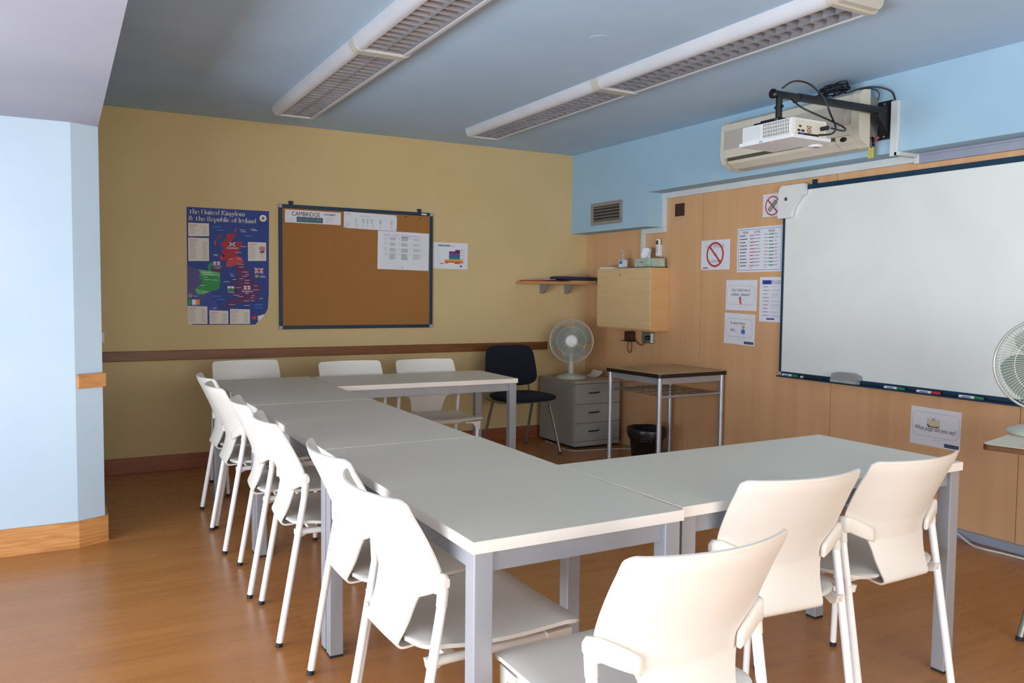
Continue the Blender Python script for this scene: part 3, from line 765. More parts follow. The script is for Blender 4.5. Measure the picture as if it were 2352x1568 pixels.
b = MB(); b.prism([(3.80, 1.424), (4.00, 1.412), (4.10, 1.411), (4.19, 1.420), (4.19, 1.440), (3.81, 1.447)], 'y', 6.12, 6.30, 'purple'); tag(b.build('purple_binder', bev=.003), 'dark purple binder lying on the right end of the wall shelf', 'binder')
# curled paper on drawer unit
G = []
for i in range(9):
    f = i/8; a = f*1.25
    G.append([(4.03+.10*math.sin(a)*.9, 5.90+.0+j*.026, .5665+.075*(1-math.cos(a))) for j in range(7)])
o = MB().grid(G, 'paper', .0006).build('curled_paper'); tag(o, 'white sheet curling up on the drawer unit behind the fan', 'paper')

# ================================================================== SOCKETS, VENT, PLATES
t = thing('wall_vent', 'grey metal louvred vent in the blue wall above the cabinet', 'vent', (XS, 5.755, 1.985))
y0, y1, z0, z1 = 5.53, 5.982, 1.889, 2.077
b = MB(); f = .03
b.box((XS-.012, y0, z0), (XS-.0006, y1, z0+f), 'vent'); b.box((XS-.012, y0, z1-f), (XS-.0006, y1, z1), 'vent'); b.box((XS-.012, y0, z0+f), (XS-.0006, y0+f, z1-f), 'vent'); b.box((XS-.012, y1-f, z0+f), (XS-.0006, y1, z1-f), 'vent'); b.build('frame', t, bev=.002)
MB().box((XS-.002, y0+f, z0+f), (XS-.0006, y1-f, z1-f), 'ventdark').build('backing', t)
b = MB()
for i in range(5):
    z = z0+f+.008+i*.0262; b.prism([(XS-.014, z), (XS-.0135, z-.003), (XS-.003, z+.006), (XS-.003, z+.009)], 'y', y0+f, y1-f, 'vent')
b.build('slats', t)
o = MB().box((XW-.006, 4.948, 1.911), (XW-.0006, 5.058, 2.009), 'brownplate').build('blank_plate', bev=.002); tag(o, 'square dark brown blank plate high on the wood wall', 'plate')
t = thing('power_socket', 'silver power socket with a black plug below the wall cabinet', 'socket', (XW, 5.37, .94))
MB().box((XW-.014, 5.285, .893), (XW-.0006, 5.445, .985), 'steel').build('frame', t, bev=.005)
MB().box((XW-.016, 5.29, .90), (XW-.0145, 5.325, .978), 'white').build('cover', t, bev=.001)
MB().lathe([(0, 0), (.02, 0), (.017, .03), (0, .032)], 'blackplastic', 20, Matrix.Translation((XW-.014, 5.345, .94)) @ Matrix.Rotation(D(-90), 4, 'Y')).tube(catmull([(XW-.045, 5.345, .94), (XW-.05, 5.36, .90), (XW-.03, 5.43, .875), (XW-.025, 5.50, .90), (XW-.03, 5.52, .94)], 6), .0035, 'blackplastic', 8).build('plug', t)
t = thing('power_adapter', 'dark brown adapter box with hanging black cords left of the socket', 'adapter', (XW, 5.59, .94))
MB().box((XW-.045, 5.545, .905), (XW-.0006, 5.645, .982), 'brownplate').box((XW-.06, 5.535, .897), (XW-.0006, 5.68, .904), 'blackplastic').build('housing', t, bev=.003)
MB().tube(catmull([(XW-.03, 5.60, .90), (XW-.03, 5.62, .86), (XW-.02, 5.625, .82), (XW-.02, 5.60, .80), (XW-.02, 5.575, .83), (XW-.03, 5.565, .90)], 6), .003, 'blackplastic', 8).tube(catmull([(XW-.03, 5.56, .985), (XW-.03, 5.55, 1.0), (XW-.03, 5.545, 1.007)], 4), .003, 'blackplastic', 8).build('cord', t)
t = thing('light_switch', 'white wall switch on the yellow wall just right of the pillar', 'switch', (.196, YW, .96))
MB().box((.159, YW-.010, .922), (.235, YW-.0006, 1.0), 'cream').build('frame', t, bev=.003)
MB().box((.168, YW-.014, .931), (.226, YW-.0105, .991), 'white').build('rocker', t, bev=.002)

# ================================================================== CORK BOARD
t = thing('cork_board', 'large cork board with a dark blue frame on the yellow wall', 'notice board', (2.04, YW, 1.0))
a, c, z0, z1 = 1.412, 2.662, 1.003, 1.946; f = .026; D0 = .016
MB().box((a+.01, YW-D0+.004, z0+.01), (c-.01, YW-.0006, z1-.01), 'cork').build('cork_panel', t)
b = MB()
b.box((a+f, YW-D0-.004, z0), (c-f, YW-.001, z0+f), 'frame'); b.box((a+f, YW-D0-.004, z1-f), (c-f, YW-.001, z1), 'frame')
b.box((a, YW-D0-.004, z0+f), (a+f, YW-.001, z1-f), 'frame'); b.box((c-f, YW-D0-.004, z0+f), (c, YW-.001, z1-f), 'frame'); b.build('frame', t, bev=.004)
for x in (a, c-f):
    for z in (z0, z1-f): MB().box((x-.001, YW-D0-.006, z-.001), (x+f+.001, YW-.001, z+f+.001), 'cornercap').build('corner_cap', t, bev=.006)
for x in (1.505, 2.545): MB().box((x-.013, YW-.012, z1), (x+.013, YW-.001, z1+.010), 'frame').box((x-.018, YW-.012, z1+.010), (x+.018, YW-.001, z1+.028), 'frame').build('hanger', t, bev=.002)
MB().box((2.60-.04, YW-D0-.0052, z1-f+.006), (2.605, YW-D0-.0042, z1-.008), 'paper').build('label', t)
for x, z in ((2.425, 1.905), (2.545, 1.895)): MB().sphere((x, YW-D0+.000, z), .005, 'blackplastic', 6).build('drawing_pin', t)
OF = D0-.004+.001
s = ysheet(1.459, 1.889, 1.909, 1.812, off=OF, rot=D(-.3)); s.text('CAMBRIDGE', .05, .044, .046, 'pinkr', 2, width=.215, bold=.0008)
s.rect(.088, .050, .20, .04, 'teal', 1); s.text('ADVENTURE', .095, .082, .036, 'grey', 2, width=.185); s.text('IH ACADEMY', .30, .028, .018, 'ink', 2, width=.085, bold=.0006)
s.lines(.31, .045, .08, 2, .010, 'inkl', seed=2); s.lines(.31, .068, .06, 2, .009, 'inkl', seed=4)
s.build('notice', 'crumpled white banner with red and teal lettering at the top left of the cork board', 'notice')
s = ysheet(1.914, 2.350, 1.919, 1.792, off=OF, rot=D(-1.2)); s.text('Exams', .02, .02, .012, 'seal2', 2); s.lines(.13, .022, .12, 2, .006, 'inkl', seed=5)
for x in (.09, .15, .185, .22, .29, .385):
    s.lines(x, .045, .016, 8, .0045, 'inkm' if x > .1 else 'inkl', th=.002, seed=int(x*100), var=.2)
for x in (.02, .09, .15, .185, .23, .29, .385): s.lines(x, .088, .03 if x < .1 else .014, 5, .006, 'inkl', seed=int(x*100)+3)
for u, v, m in ((.43, .01, 'ink'), (.008, .12, 'ink'), (.43, .12, 'gold')): s.ring(u, v, 0, .004, m, 3, 12)
s.build('notice', 'wide white timetable sheet at the top middle of the cork board', 'notice')
s = ysheet(2.190, 2.630, 1.783, 1.477, off=OF, rot=D(-.8)); s.lines(.05, .028, .06, 1, .01, 'seal2', th=.003); s.lines(.13, .028, .05, 1, .01, 'inkm', th=.003); s.lines(.2, .03, .17, 1, .01, 'inkm', th=.003); s.rect(.20, .040, .06, .008, 'grey', 1)
for r in range(4):
    y = .05+r*.043; n = (4, 4, 5, 8)[r]
    s.lines(.05, y, .04, 3, .008, 'inkl', seed=r); s.lines(.10, y, .06, n, .006, 'inkm', th=.0025, seed=r+9); s.lines(.175, y, .016, 2, .008, 'inkl', seed=r+2)
    s.lines(.20, y, .06, n, .006, 'ink' if r == 9 else 'inkm', th=.003, seed=r+19, var=.2); s.lines(.27, y, .016, 2, .008, 'inkl', seed=r); s.lines(.30, y, .07, n-1, .006, 'inkl', th=.0025, seed=r+29)
    s.rect(.045, y-.004, .33, .0006, 'inkl', 1)
s.lines(.36, .265, .02, 1, .01, 'inkl'); s.ring(.21, .285, .002, .005, 'inkm', 2, 12)
s.build('notice', 'large white sheet with a printed table at the right side of the cork board', 'notice')
# sheet beside the board
s = ysheet(2.672, 2.990, 1.712, 1.493, off=-.0003, rot=D(-.4)); s.rect(.045, .020, .11, .012, 'teal', 1); s.text('IH SEVILLA', .05, .030, .010, 'wht', 2, width=.10); s.text('EXAMS', .165, .030, .010, 'inkm', 2)
for i, m in enumerate(('purp', 'mag', 'bl2', 'bl2', 'gr2')):
    s.rect(.145, .072+i*.0135+(.0), .10, .0135, m, 1)
s.rect(.20, .058, .045, .014, 'purp', 1); s.rect(.105, .140, .17, .014, 'or2', 1); s.rect(.105, .154, .17, .012, 'rd2', 1); s.rect(.105, .166, .035, .007, 'redl', 1); s.rect(.195, .166, .05, .010, 'rd2', 1); s.rect(.062, .173, .035, .006, 'red', 1)
for y, m in ((.058, 'purp'), (.078, 'mag'), (.103, 'bl2'), (.130, 'gr2'), (.170, 'rd2')): s.rect(.245, y, .035, .0025, m, 2)
s.lines(.04, .062, .012, 9, .012, 'inkl'); s.rect(.245, .188, .02, .014, 'bl2', 1)
s.build('notice', 'white sheet with a coloured bar chart right of the cork board', 'notice')

# ================================================================== MAP POSTER
x0, x1, z1, z0 = .768, 1.345, 1.888, 1.040
W, Hh = x1-x0, z1-z0
def pc(X, Y):
    u = (X-45)/1000.; top = 75+55*u; return (min(max(u, 0), 1)*W, (Y-top)/(1505-top)*Hh)
P = [pc(48, 76), pc(1045, 130), pc(1035, 1130), pc(1022, 1310), pc(985, 1375), pc(890, 1410), pc(905, 1460), pc(860, 1505), pc(100, 1500), pc(60, 1400), pc(45, 1250)]
s = Sheet((x0, YW+.0003, z1), (1, 0, 0), (0, 0, -1), W, Hh, mat='sea', thick=.001, poly=P)
def pp(mat, pts, layer=1): s.poly([pc(*p) for p in pts], mat, layer)
pp('seal', [(48, 780), (330, 870), (340, 1130), (420, 1300), (100, 1500), (60, 1400), (45, 1250)], 1)
pp('seal2', [(46, 795), (200, 830), (300, 1120), (210, 1200), (46, 1120)], 2)
pp('scot', [(520, 400), (632, 395), (625, 430), (560, 490), (600, 495), (705, 495), (690, 580), (640, 640), (650, 670), (700, 690), (725, 740), (650, 770), (560, 800), (500, 795), (530, 700), (480, 740), (470, 640), (445, 610), (480, 570), (420, 510), (470, 510), (485, 470), (510, 460)], 3)
pp('scot2', [(530, 700), (650, 670), (700, 690), (725, 740), (650, 770), (560, 800), (500, 795)], 4)
pp('scot', [(400, 440), (455, 400), (450, 440), (405, 465)], 3); pp('scot2', [(610, 365), (640, 330), (645, 350), (620, 385)], 3); pp('scot2', [(430, 680), (490, 650), (470, 720), (440, 710)], 3); pp('scot2', [(370, 490), (395, 480), (385, 540), (370, 540)], 3)
pp('eng', [(610, 810), (660, 765), (730, 750), (745, 810), (800, 850), (815, 910), (845, 960), (830, 1010), (880, 995), (935, 1010), (935, 1070), (880, 1130), (870, 1160), (920, 1165), (900, 1200), (840, 1215), (770, 1240), (700, 1245), (620, 1240), (580, 1290), (520, 1265), (470, 1310), (450, 1290), (520, 1240), (560, 1190), (640, 1180), (640, 1120), (650, 960), (640, 880)], 4)
pp('wales', [(560, 985), (650, 960), (645, 1090), (640, 1170), (560, 1140), (495, 1110), (540, 1095), (570, 1040)], 3)
pp('ire', [(180, 830), (240, 850), (330, 850), (430, 870), (440, 960), (430, 1040), (415, 1075), (330, 1090), (230, 1130), (170, 1130), (140, 1090), (150, 1050), (205, 1010), (220, 960), (175, 920), (200, 880)], 3)
pp('ire', [(285, 800), (310, 755), (350, 745), (350, 800), (320, 850), (295, 830)], 4)
pp('ire2', [(180, 830), (330, 850), (430, 870), (435, 920), (330, 905), (210, 900)], 4); pp('ire2', [(140, 1060), (230, 1085), (300, 1100), (230, 1130), (170, 1130), (142, 1090)], 4)
pp('nire', [(330, 800), (450, 770), (470, 840), (430, 870), (330, 852), (318, 825)], 5)
for a in ((65, 268, 308, 430, 4), (62, 445, 305, 728, 13), (777, 500, 1005, 730, 9), (48, 1270, 278, 1490, 9), (302, 1325, 528, 1492, 7), (550, 1310, 795, 1495, 8)):
    X0, Y0_, X1_, Y1_, n = a; pp('cardc', [(X0, Y0_), (X1_, Y0_+8), (X1_, Y1_), (X0, Y1_)], 5)
    u, v = pc(X0+12, Y0_+22); u2, v2 = pc(X1_-14, Y1_-12); s.rect(u, v, .055, .004, 'redl', 6)
    dv = (v2-v-.012)/n
    s.lines(u, v+.012, .05, n, dv, 'inkm', th=.0022, layer=6, seed=n); s.lines(u2-.035, v+.012, .035, n, dv, 'inkm', th=.0022, layer=6, var=.2, seed=n+1)
pp('pinkr', [(915, 560), (995, 560), (995, 605), (915, 605)], 6); pp('ink', [(915, 632), (935, 612), (975, 608), (990, 630)], 6)
def flagpos(X, Y, w, h): u, v = pc(X, Y); return u, v, w/1000*W, h/1430*Hh
u, v, fw, fh = flagpos(55, 1192, 135, 66)
for i, m in enumerate(('flagg', 'wht', 'orange')): s.rect(u+fw/3*i, v, fw/3, fh, m, 5)
def jack(X, Y, w, h):
    u, v, fw, fh = flagpos(X, Y, w, h); s.rect(u, v, fw, fh, 'flagb', 6)
    s.line(u, v, u+fw, v+fh, .009, 'wht', 7); s.line(u, v+fh, u+fw, v, .009, 'wht', 7); s.line(u, v, u+fw, v+fh, .003, 'flagr', 8); s.line(u, v+fh, u+fw, v, .003, 'flagr', 8)
    s.rect(u+fw*.38, v, fw*.24, fh, 'wht', 9); s.rect(u, v+fh*.33, fw, fh*.34, 'wht', 9); s.rect(u+fw*.43, v, fw*.14, fh, 'flagr', 10); s.rect(u, v+fh*.4, fw, fh*.2, 'flagr', 10)
jack(858, 815, 105, 66)
def geo(X, Y, w=80, h=45):
    u, v, fw, fh = flagpos(X, Y, w, h); s.rect(u, v, fw, fh, 'wht', 6); s.rect(u+fw*.42, v, fw*.16, fh, 'flagr', 7); s.rect(u, v+fh*.38, fw, fh*.24, 'flagr', 7)
geo(722, 1032); geo(355, 735, 80, 38)
u, v, fw, fh = flagpos(548, 505, 72, 44); s.rect(u, v, fw, fh, 'flagb', 6); s.line(u, v, u+fw, v+fh, .006, 'wht', 7); s.line(u, v+fh, u+fw, v, .006, 'wht', 7)
u, v, fw, fh = flagpos(522, 1035, 80, 52); s.rect(u, v, fw, fh/2, 'wht', 6); s.rect(u, v+fh/2, fw, fh/2, 'flagg', 6); s.rect(u+fw*.3, v+fh*.3, fw*.4, fh*.35, 'flagr', 7)
for X, Y, r, m in ((968, 215, 44, 'wht'), (80, 1145, 28, 'grey'), (882, 915, 22, 'gold')):
    u, v = pc(X, Y); s.ring(u, v, 0, r/1000*W, m, 5, 28)
u, v = pc(968, 215); s.ring(u, v, .010, .013, 'gold', 6, 24); s.poly([(u-.018, v), (u, v-.004), (u+.018, v), (u, v+.004)], 'ink', 7); s.poly([(u, v-.018), (u+.004, v), (u, v+.018), (u-.004, v)], 'ink', 7)
u, v = pc(70, 152); s.text('The United Kingdom', u, v+.004, .052, 'wht', 5, width=.385, bold=.0012)
u, v = pc(70, 232); s.text('& The Republic of Ireland', u, v+.004, .052, 'wht', 5, width=.465, bold=.0012)
u, v = pc(520, 580); s.text('Scotland', u, v, .022, 'wht', 7, width=.075); u, v = pc(700, 1108); s.text('England', u, v, .022, 'wht', 7, width=.075); u, v = pc(525, 1115); s.text('Wales', u, v, .018, 'wht', 7, width=.045)
u, v = pc(358, 795); s.text('Northern', u, v, .014, 'wht', 7, width=.055); u, v = pc(358, 818); s.text('Ireland', u, v, .014, 'wht', 7, width=.045); u, v = pc(230, 872); s.text('Republic', u, v, .016, 'wht', 7, width=.06); u, v = pc(230, 900); s.text('of Ireland', u, v, .016, 'wht', 7, width=.075)
rg = random.Random(5)
for X, Y in ((680, 350), (690, 372), (810, 343), (825, 358), (690, 553), (620, 622), (550, 703), (640, 700), (650, 765), (660, 800), (700, 860), (745, 893), (705, 912), (670, 940), (735, 962), (730, 995), (555, 885), (560, 908), (585, 950), (475, 978), (620, 1050), (850, 1030), (840, 1078), (740, 1125), (650, 1158), (815, 1150), (805, 1175), (720, 1212), (810, 1208), (915, 1185), (720, 1268), (540, 1255), (340, 1297), (590, 1140), (195, 1018), (230, 1098), (240, 920), (245, 950), (340, 955), (910, 910), (925, 925), (355, 648), (365, 662), (120, 1150)):
    u, v = pc(X, Y); s.rect(u, v, .02+.025*rg.random(), .0028, 'wht', 7)
for X, Y in ((350, 310), (395, 350), (730, 420), (340, 1148), (390, 1190), (850, 1262), (850, 1295), (860, 1255)):
    u, v = pc(X, Y); s.rect(u, v, .06, .006, 'sky', 3)
pp('flagr', [(820, 1405), (872, 1400), (872, 1440), (822, 1440)], 4)
# curled corner
a_, b_, c_ = pc(985, 1375), pc(890, 1410), pc(905, 1462)
s.mb.add([s.P(a_[0], a_[1], .004), s.P(b_[0]-.002, b_[1]-.006, .012), s.P(c_[0]-.004, c_[1]+.004, .004), s.P((a_[0]+c_[0])/2+.006, (a_[1]+c_[1])/2-.002, .016)], [(0, 1, 3), (1, 2, 3)], 'paper', True)
s.build('map_poster', 'blue wall map poster titled The United Kingdom & The Republic of Ireland', 'poster')

# ================================================================== NOTICES ON THE WOOD WALL
s = xsheet(4.125, 3.925, 1.992, 1.838); s.ring(.088, .082, .058, .0665, 'signr', 3)
Tq = D(-42)
def q(u, v): return (.088+u*math.cos(Tq)-v*math.sin(Tq), .082+u*math.sin(Tq)+v*math.cos(Tq))
s.poly([q(-.045, -.016), q(.045, -.016), q(.045, .016), q(-.045, .016)], 'inkm', 1); s.poly([q(-.038, -.011), q(-.005, -.011), q(-.005, .011), q(-.038, .011)], 'pinkr', 2); s.poly([q(.0, -.012), (q(.03, -.012)), q(.03, .012), q(0, .012)], 'ire2', 2); s.poly([q(.03, -.012), (q(.042, -.012)), q(.042, .012), q(.03, .012)], 'redl', 2); s.poly([q(.045, -.004), q(.062, -.004), q(.062, .004), q(.045, .004)], 'inkm', 1)
s.line(.046, .040, .130, .124, .010, 'signr', 4)
s.build('sign', 'white no-phones sign with a red crossed circle at the whiteboard corner', 'sign', 'prohibition signs on the wood wall')
s = xsheet(4.745, 4.438, 1.706, 1.486); s.text('NO MINING', .155-.0, .060, .036, 'inkl', 1, width=.19, center=True); s.text('OR', .155, .115, .028, 'inkl', 1, center=True); s.text('DRINKS', .155, .170, .036, 'inkl', 1, width=.13, center=True)
s.ring(.152, .108, .078, .093, 'signr', 3); s.line(.096, .052, .209, .165, .015, 'signr', 3); s.rect(.022, .202, .055, .007, 'ink', 1)
s.build('sign', 'white sheet with a large red crossed circle over grey writing, above the square desk', 'sign', 'prohibition signs on the wood wall')
s = xsheet(4.365, 3.936, 1.774, 1.463, rot=D(.2)); s.rrect(.012, .012, .405, .287, .004, .003, 'border', 1)
for x, t_ in ((.05, 'TENSE'), (.165, 'ACTIVE'), (.30, 'PASSIVE')): s.text(t_, x, .040, .022, 'navyi', 2, width=.055)
for i in range(10):
    y = .052+i*.0235
    s.lines(.028, y, .075, 1, .01, 'ink', th=.0062, seed=i, var=.3); s.lines(.125, y, .04+.005*(i % 3), 1, .01, 'red', th=.006, seed=i+9, var=.1); s.lines(.17, y, .06, 1, .01, 'ink', th=.0035, seed=i+3)
    s.lines(.26, y, .04, 1, .01, 'ink', th=.003, seed=i, var=.1); s.lines(.305, y, .05, 1, .01, 'green', th=.0068, seed=i+4, var=.3); s.lines(.355, y, .035, 1, .01, 'ink', th=.003, seed=i)
s.lines(.125, .052+9.7*.0235, .03, 1, .01, 'inkm', th=.003); s.lines(.26, .052+9.7*.0235, .03, 1, .01, 'inkm', th=.003)
s.build('notice', 'large blue-bordered verb tense chart left of the whiteboard', 'notice')
def bubble(s, u, v, w, h, r=.03):
    s.rrect(u, v, w, h, r, .0014, 'inkl', 1)
    s.line(u+w*.52, v+h, u+w*.47, v+h+.022, .0012, 'inkl', 1); s.line(u+w*.47, v+h+.022, u+w*.78, v+h-.001, .0012, 'inkl', 1)
s = xsheet(4.467, 4.160, 1.409, 1.192, rot=D(-.4)); bubble(s, .012, .040, .275, .135)
s.text('Can I borrow a', .055, .080, .030, 'ink', 2, width=.185, slant=.12); s.text('rubber, please?', .05, .112, .030, 'ink', 2, width=.19, slant=.12)
s.poly([(.135, .128), (.153, .128), (.156, .150), (.162, .172), (.148, .175), (.138, .155)], 'rd2', 2); s.poly([(.138, .120), (.155, .120), (.154, .130), (.135, .132)], 'sky', 3); s.line(.115, .128, .175, .137, .002, 'inkl', 1)
s.build('notice', 'white speech bubble sheet asking to borrow a rubber, with a small red drawing', 'notice', 'speech bubble sheets')
s = xsheet(4.474, 4.170, 1.172, .950, rot=D(-1.2)); bubble(s, .014, .038, .265, .13)
s.text('It says here', .062, .078, .030, 'ink', 2, width=.145, slant=.12); s.text('that...', .062, .128, .030, 'ink', 2, width=.06, slant=.12)
s.ring(.193, .100, 0, .012, 'skin', 2, 16); s.poly([(.176, .098), (.183, .087), (.205, .087), (.210, .099), (.20, .095), (.185, .096)], 'gold', 3); s.poly([(.178, .112), (.208, .112), (.213, .138), (.200, .146), (.176, .142), (.171, .130)], 'sky', 3)
s.rect(.205, .196, .09, .018, 'navyi', 1); s.text('HOUSE', .212, .210, .014, 'inkl', 2, width=.075)
s.build('notice', 'white speech bubble sheet reading It says here that, lower left of the whiteboard', 'notice', 'speech bubble sheets')
s = xsheet(4.135, 3.922, 1.427, 1.120, rot=D(-.1)); s.rect(.025, .022, .082, .028, 'blue1', 1); s.text('CLASSROOM', .029, .040, .014, 'seal', 2, width=.074); s.text('RULES', .108, .047, .034, 'border', 2, width=.085)
for i in range(9):
    y = .066+i*.0245; s.lines(.035, y, .058, 1, .01, 'ink', th=.0035, seed=i, var=.3); s.lines(.11, y-.002, .082, 1+(i % 3), .006, 'inkl', th=.0016, seed=i+20, var=.3)
s.rect(.068, .282, .075, .010, 'blue1', 1)
s.build('notice', 'narrow white classroom rules sheet beside the whiteboard frame', 'notice')
s = xsheet(2.932, 2.630, .684, .470, rot=D(-.6)); bubble(s, .012, .026, .28, .135)
s.text('What page did you say?', .025, .128, .034, 'ink', 2, width=.25, slant=.1)
s.poly([(.100, .058), (.140, .065), (.180, .058), (.178, .095), (.140, .102), (.104, .096)], 'bookc', 2); s.poly([(.100, .096), (.140, .102), (.178, .096), (.174, .106), (.140, .110), (.108, .106)], 'bookb', 3); s.ring(.140, .062, .004, .008, 'inkm', 3, 14); s.line(.118, .045, .126, .06, .002, 'inkl', 2); s.line(.155, .045, .150, .06, .002, 'inkl', 2); s.line(.105, .090, .118, .108, .005, 'inkm', 3)
s.rect(.210, .186, .085, .020, 'navyi', 1); s.text('HOUSE', .214, .201, .015, 'inkl', 2, width=.076)
s.build('notice', 'white speech bubble sheet reading What page did you say, under the whiteboard', 'notice', 'speech bubble sheets')

# ================================================================== WHITEBOARD
t = thing('whiteboard', 'large whiteboard with a dark blue frame on the wood panelled wall', 'whiteboard', (XW, 2.7, .77))
a, c, z0, z1 = 3.917, 1.35, .768, 2.016; f = .022
MB().box((XW-.022, c+.01, z0+.01), (XW-.002, a-.01, z1-.01), 'board').build('writing_surface', t)
b = MB()
b.box((XW-.028, c, z1-.030), (XW-.0006, a-.02, z1), 'frame'); b.box((XW-.028, c, z0), (XW-.0006, a-.02, z0+.026), 'frame'); b.box((XW-.028, a-f+.003, z0+.02), (XW-.0006, a, z1-.02), 'frame'); b.build('frame', t, bev=.004)
MB().box((XW-.029, a-.023, z0-.001), (XW-.0006, a+.001, z0+.024), 'cornercap').build('corner_cap', t, bev=.006)
MB().box((XW-.080, c, z0-.006), (XW-.0006, a-.03, z0), 'frame').box((XW-.080, c, z0), (XW-.077, a-.03, z0+.004), 'frame').build('pen_tray', t, bev=.0015)
MB().box((XW-.02, 3.655, z1), (XW-.0006, 3.685, z1+.03), 'frame').build('hanger', t, bev=.002)
# white detector bracket over the corner
t = thing('corner_sensor', 'white plastic sensor bracket clipped over the top left corner of the whiteboard', 'sensor', (XW, 3.85, 1.82))
P = [(3.932, 1.985), (3.925, 2.008), (3.905, 2.024), (3.713, 2.024), (3.713, 1.965)]
for i in range(9):
    f_ = i/8; P.append((3.718+.104*math.sin(f_*PI/2)**1.2*1.0, 1.955-.14*(1-math.cos(f_*PI/2))**.75))
P += [(3.85, 1.812), (3.935, 1.812)]
b = MB(); b.prism(P, 'x', XW-.058, XW-.0295, 'white'); b.build('cover', t, bev=.005)
MB().lathe([(0, 0), (.012, 0), (.012, .002), (0, .002)], 'slot', 20, Matrix.Translation((XW-.0583, 3.865, 1.935)) @ Matrix.Rotation(D(-90), 4, 'Y')).build('lens', t)
# markers and eraser on the tray
tz = z0+.0085
def marker(y0, y1, capmat, label, z=tz):
    t = thing('marker_pen', label, 'marker', (XW-.055, (y0+y1)/2, z-.0085), 0, 'pens on the whiteboard tray')
    x = XW-.055; L = y0-y1; yc = y1+L*.36
    MB().tube([(x, y0, z), (x, yc, z)], .0082, 'white', 14).build('barrel', t)
    MB().tube([(x, yc, z), (x, y1+.008, z), (x, y1, z)], [.0084, .0078, .005], capmat, 14).build('cap', t)
    MB().tube([(x, y0-.012, z), (x, yc+.02, z)], .0085, 'bl2' if capmat != 'red' else 'flagb', 14, cap=False).build('print', t) if 0 else None
    MB().box((x-.0088, yc+.02, z-.003), (x-.0083, y0-.02, z+.004), 'border').build('print', t)
def mk(y0, y1, cap, label): marker(y0, y1, cap, label)
mk(3.855, 3.725, 'green', 'green marker at the left end of the whiteboard tray')
mk(3.072, 2.940, 'green', 'green marker on the tray just right of the eraser')
mk(2.862, 2.722, 'red', 'red marker on the whiteboard tray')
mk(2.612, 2.478, 'green', 'green marker farthest right on the whiteboard tray')
t = thing('marker_pen', 'thin black pen with a pale end beside the eraser on the whiteboard tray', 'marker', (XW-.055, 3.60, z0), 0, 'pens on the whiteboard tray')
MB().tube([(XW-.055, 3.685, z0+.0075), (XW-.055, 3.52, z0+.0055)], [.006, .005], 'blackplastic', 12).build('barrel', t)
MB().tube([(XW-.055, 3.70, z0+.0075), (XW-.055, 3.675, z0+.0075)], .007, 'cream', 12).build('cap', t)
t = thing('board_eraser', 'grey whiteboard eraser standing on the tray', 'eraser', (XW-.052, 3.345, z0))
MB().box((XW-.076, 3.262, z0+.0003), (XW-.0305, 3.45, z0+.022), 'cornercap').build('felt_pad', t, bev=.002)
G = []
b = MB(); P = []
P = [(3.445, z0+.0225), (3.25, z0+.0225), (3.252, z0+.05), (3.30, z0+.066), (3.40, z0+.066), (3.44, z0+.055)]
b.prism(P, 'x', XW-.075, XW-.0305, 'alu'); b.build('grip', t, bev=.005)

# ================================================================== AIR CONDITIONER
t = thing('air_conditioner', 'cream air conditioner high on the blue wall behind the projector', 'air conditioner', (XS, 3.6, 2.15))
ya, yb = 3.062, 4.165; xf = 3.845
prof = [(XS-.0006, 2.43), (XS-.06, 2.452), (xf+.03, 2.445), (xf+.006, 2.425), (xf, 2.38), (xf-.004, 2.25), (xf, 2.205), (xf+.02, 2.175), (xf+.07, 2.150), (XS-.03, 2.135), (XS-.0006, 2.14)]
b = MB(); b.prism(prof, 'y', ya+.055, yb-.03, 'creamgrey'); b.build('casing', t, bev=.006)
b = MB(); b.prism([(min(x, XS-.10)-(.006 if x < XS-.05 else 0), z+(.004 if z > 2.3 else -.004)) for x, z in prof if x < XS-.02], 'y', ya, ya+.055, 'cream'); b.build('side_cap', t, bev=.014, seg=3)
b = MB(); b.prism([(x-(.006 if x < XS-.05 else 0), z+(.004 if z > 2.3 else -.004)) for x, z in prof], 'y', yb-.03, yb, 'cream'); b.build('side_cap', t, bev=.014, seg=3)
MB().prism([(xf-.006, 2.385), (xf+.008, 2.43), (xf+.04, 2.450), (XS-.06, 2.4525), (XS-.06, 2.440), (xf+.04, 2.436), (xf+.012, 2.40)], 'y', ya+.056, yb-.031, 'cream').build('top_panel', t)
b = MB().box((xf-.0085, ya+.10, 2.262), (xf+.004, yb-.04, 2.385), 'creamgrey')
for i in range(14): b.box((xf-.0105, ya+.10, 2.268+i*.0082), (xf-.0083, yb-.04, 2.2705+i*.0082), 'creamgrey')
b.build('intake_grille', t)
MB().box((xf-.011, ya+.056, 2.206), (xf+.01, yb-.031, 2.262), 'cream').build('front_panel', t, bev=.003)
MB().box((xf-.002, ya+.17, 2.186), (xf+.03, yb-.06, 2.206), 'slot').build('outlet_slot', t)
MB().prism([(xf+.000, 2.186), (xf+.012, 2.168), (xf+.075, 2.138), (xf+.08, 2.145), (xf+.03, 2.19)], 'y', ya+.17, yb-.06, 'cream').build('air_flap', t, bev=.002)
b = MB(); b.prism([(xf-.004, 2.205), (xf+.008, 2.170), (xf+.07, 2.136), (xf+.08, 2.15), (xf+.02, 2.21)], 'y', ya+.056, ya+.165, 'cream'); b.build('receiver_panel', t, bev=.003)
MB().sphere((0, 0, 0), 1, 'blackplastic', 10, T=Matrix.Translation((xf+.000, ya+.11, 2.187)) @ Matrix.Diagonal((.006, .024, .014, 1))).build('receiver_window', t)
b = MB().box((XS-.099, ya+.03, 2.20), (XS-.0006, ya+.056, 2.43), 'vent'); b.build('back_housing', t, bev=.01)
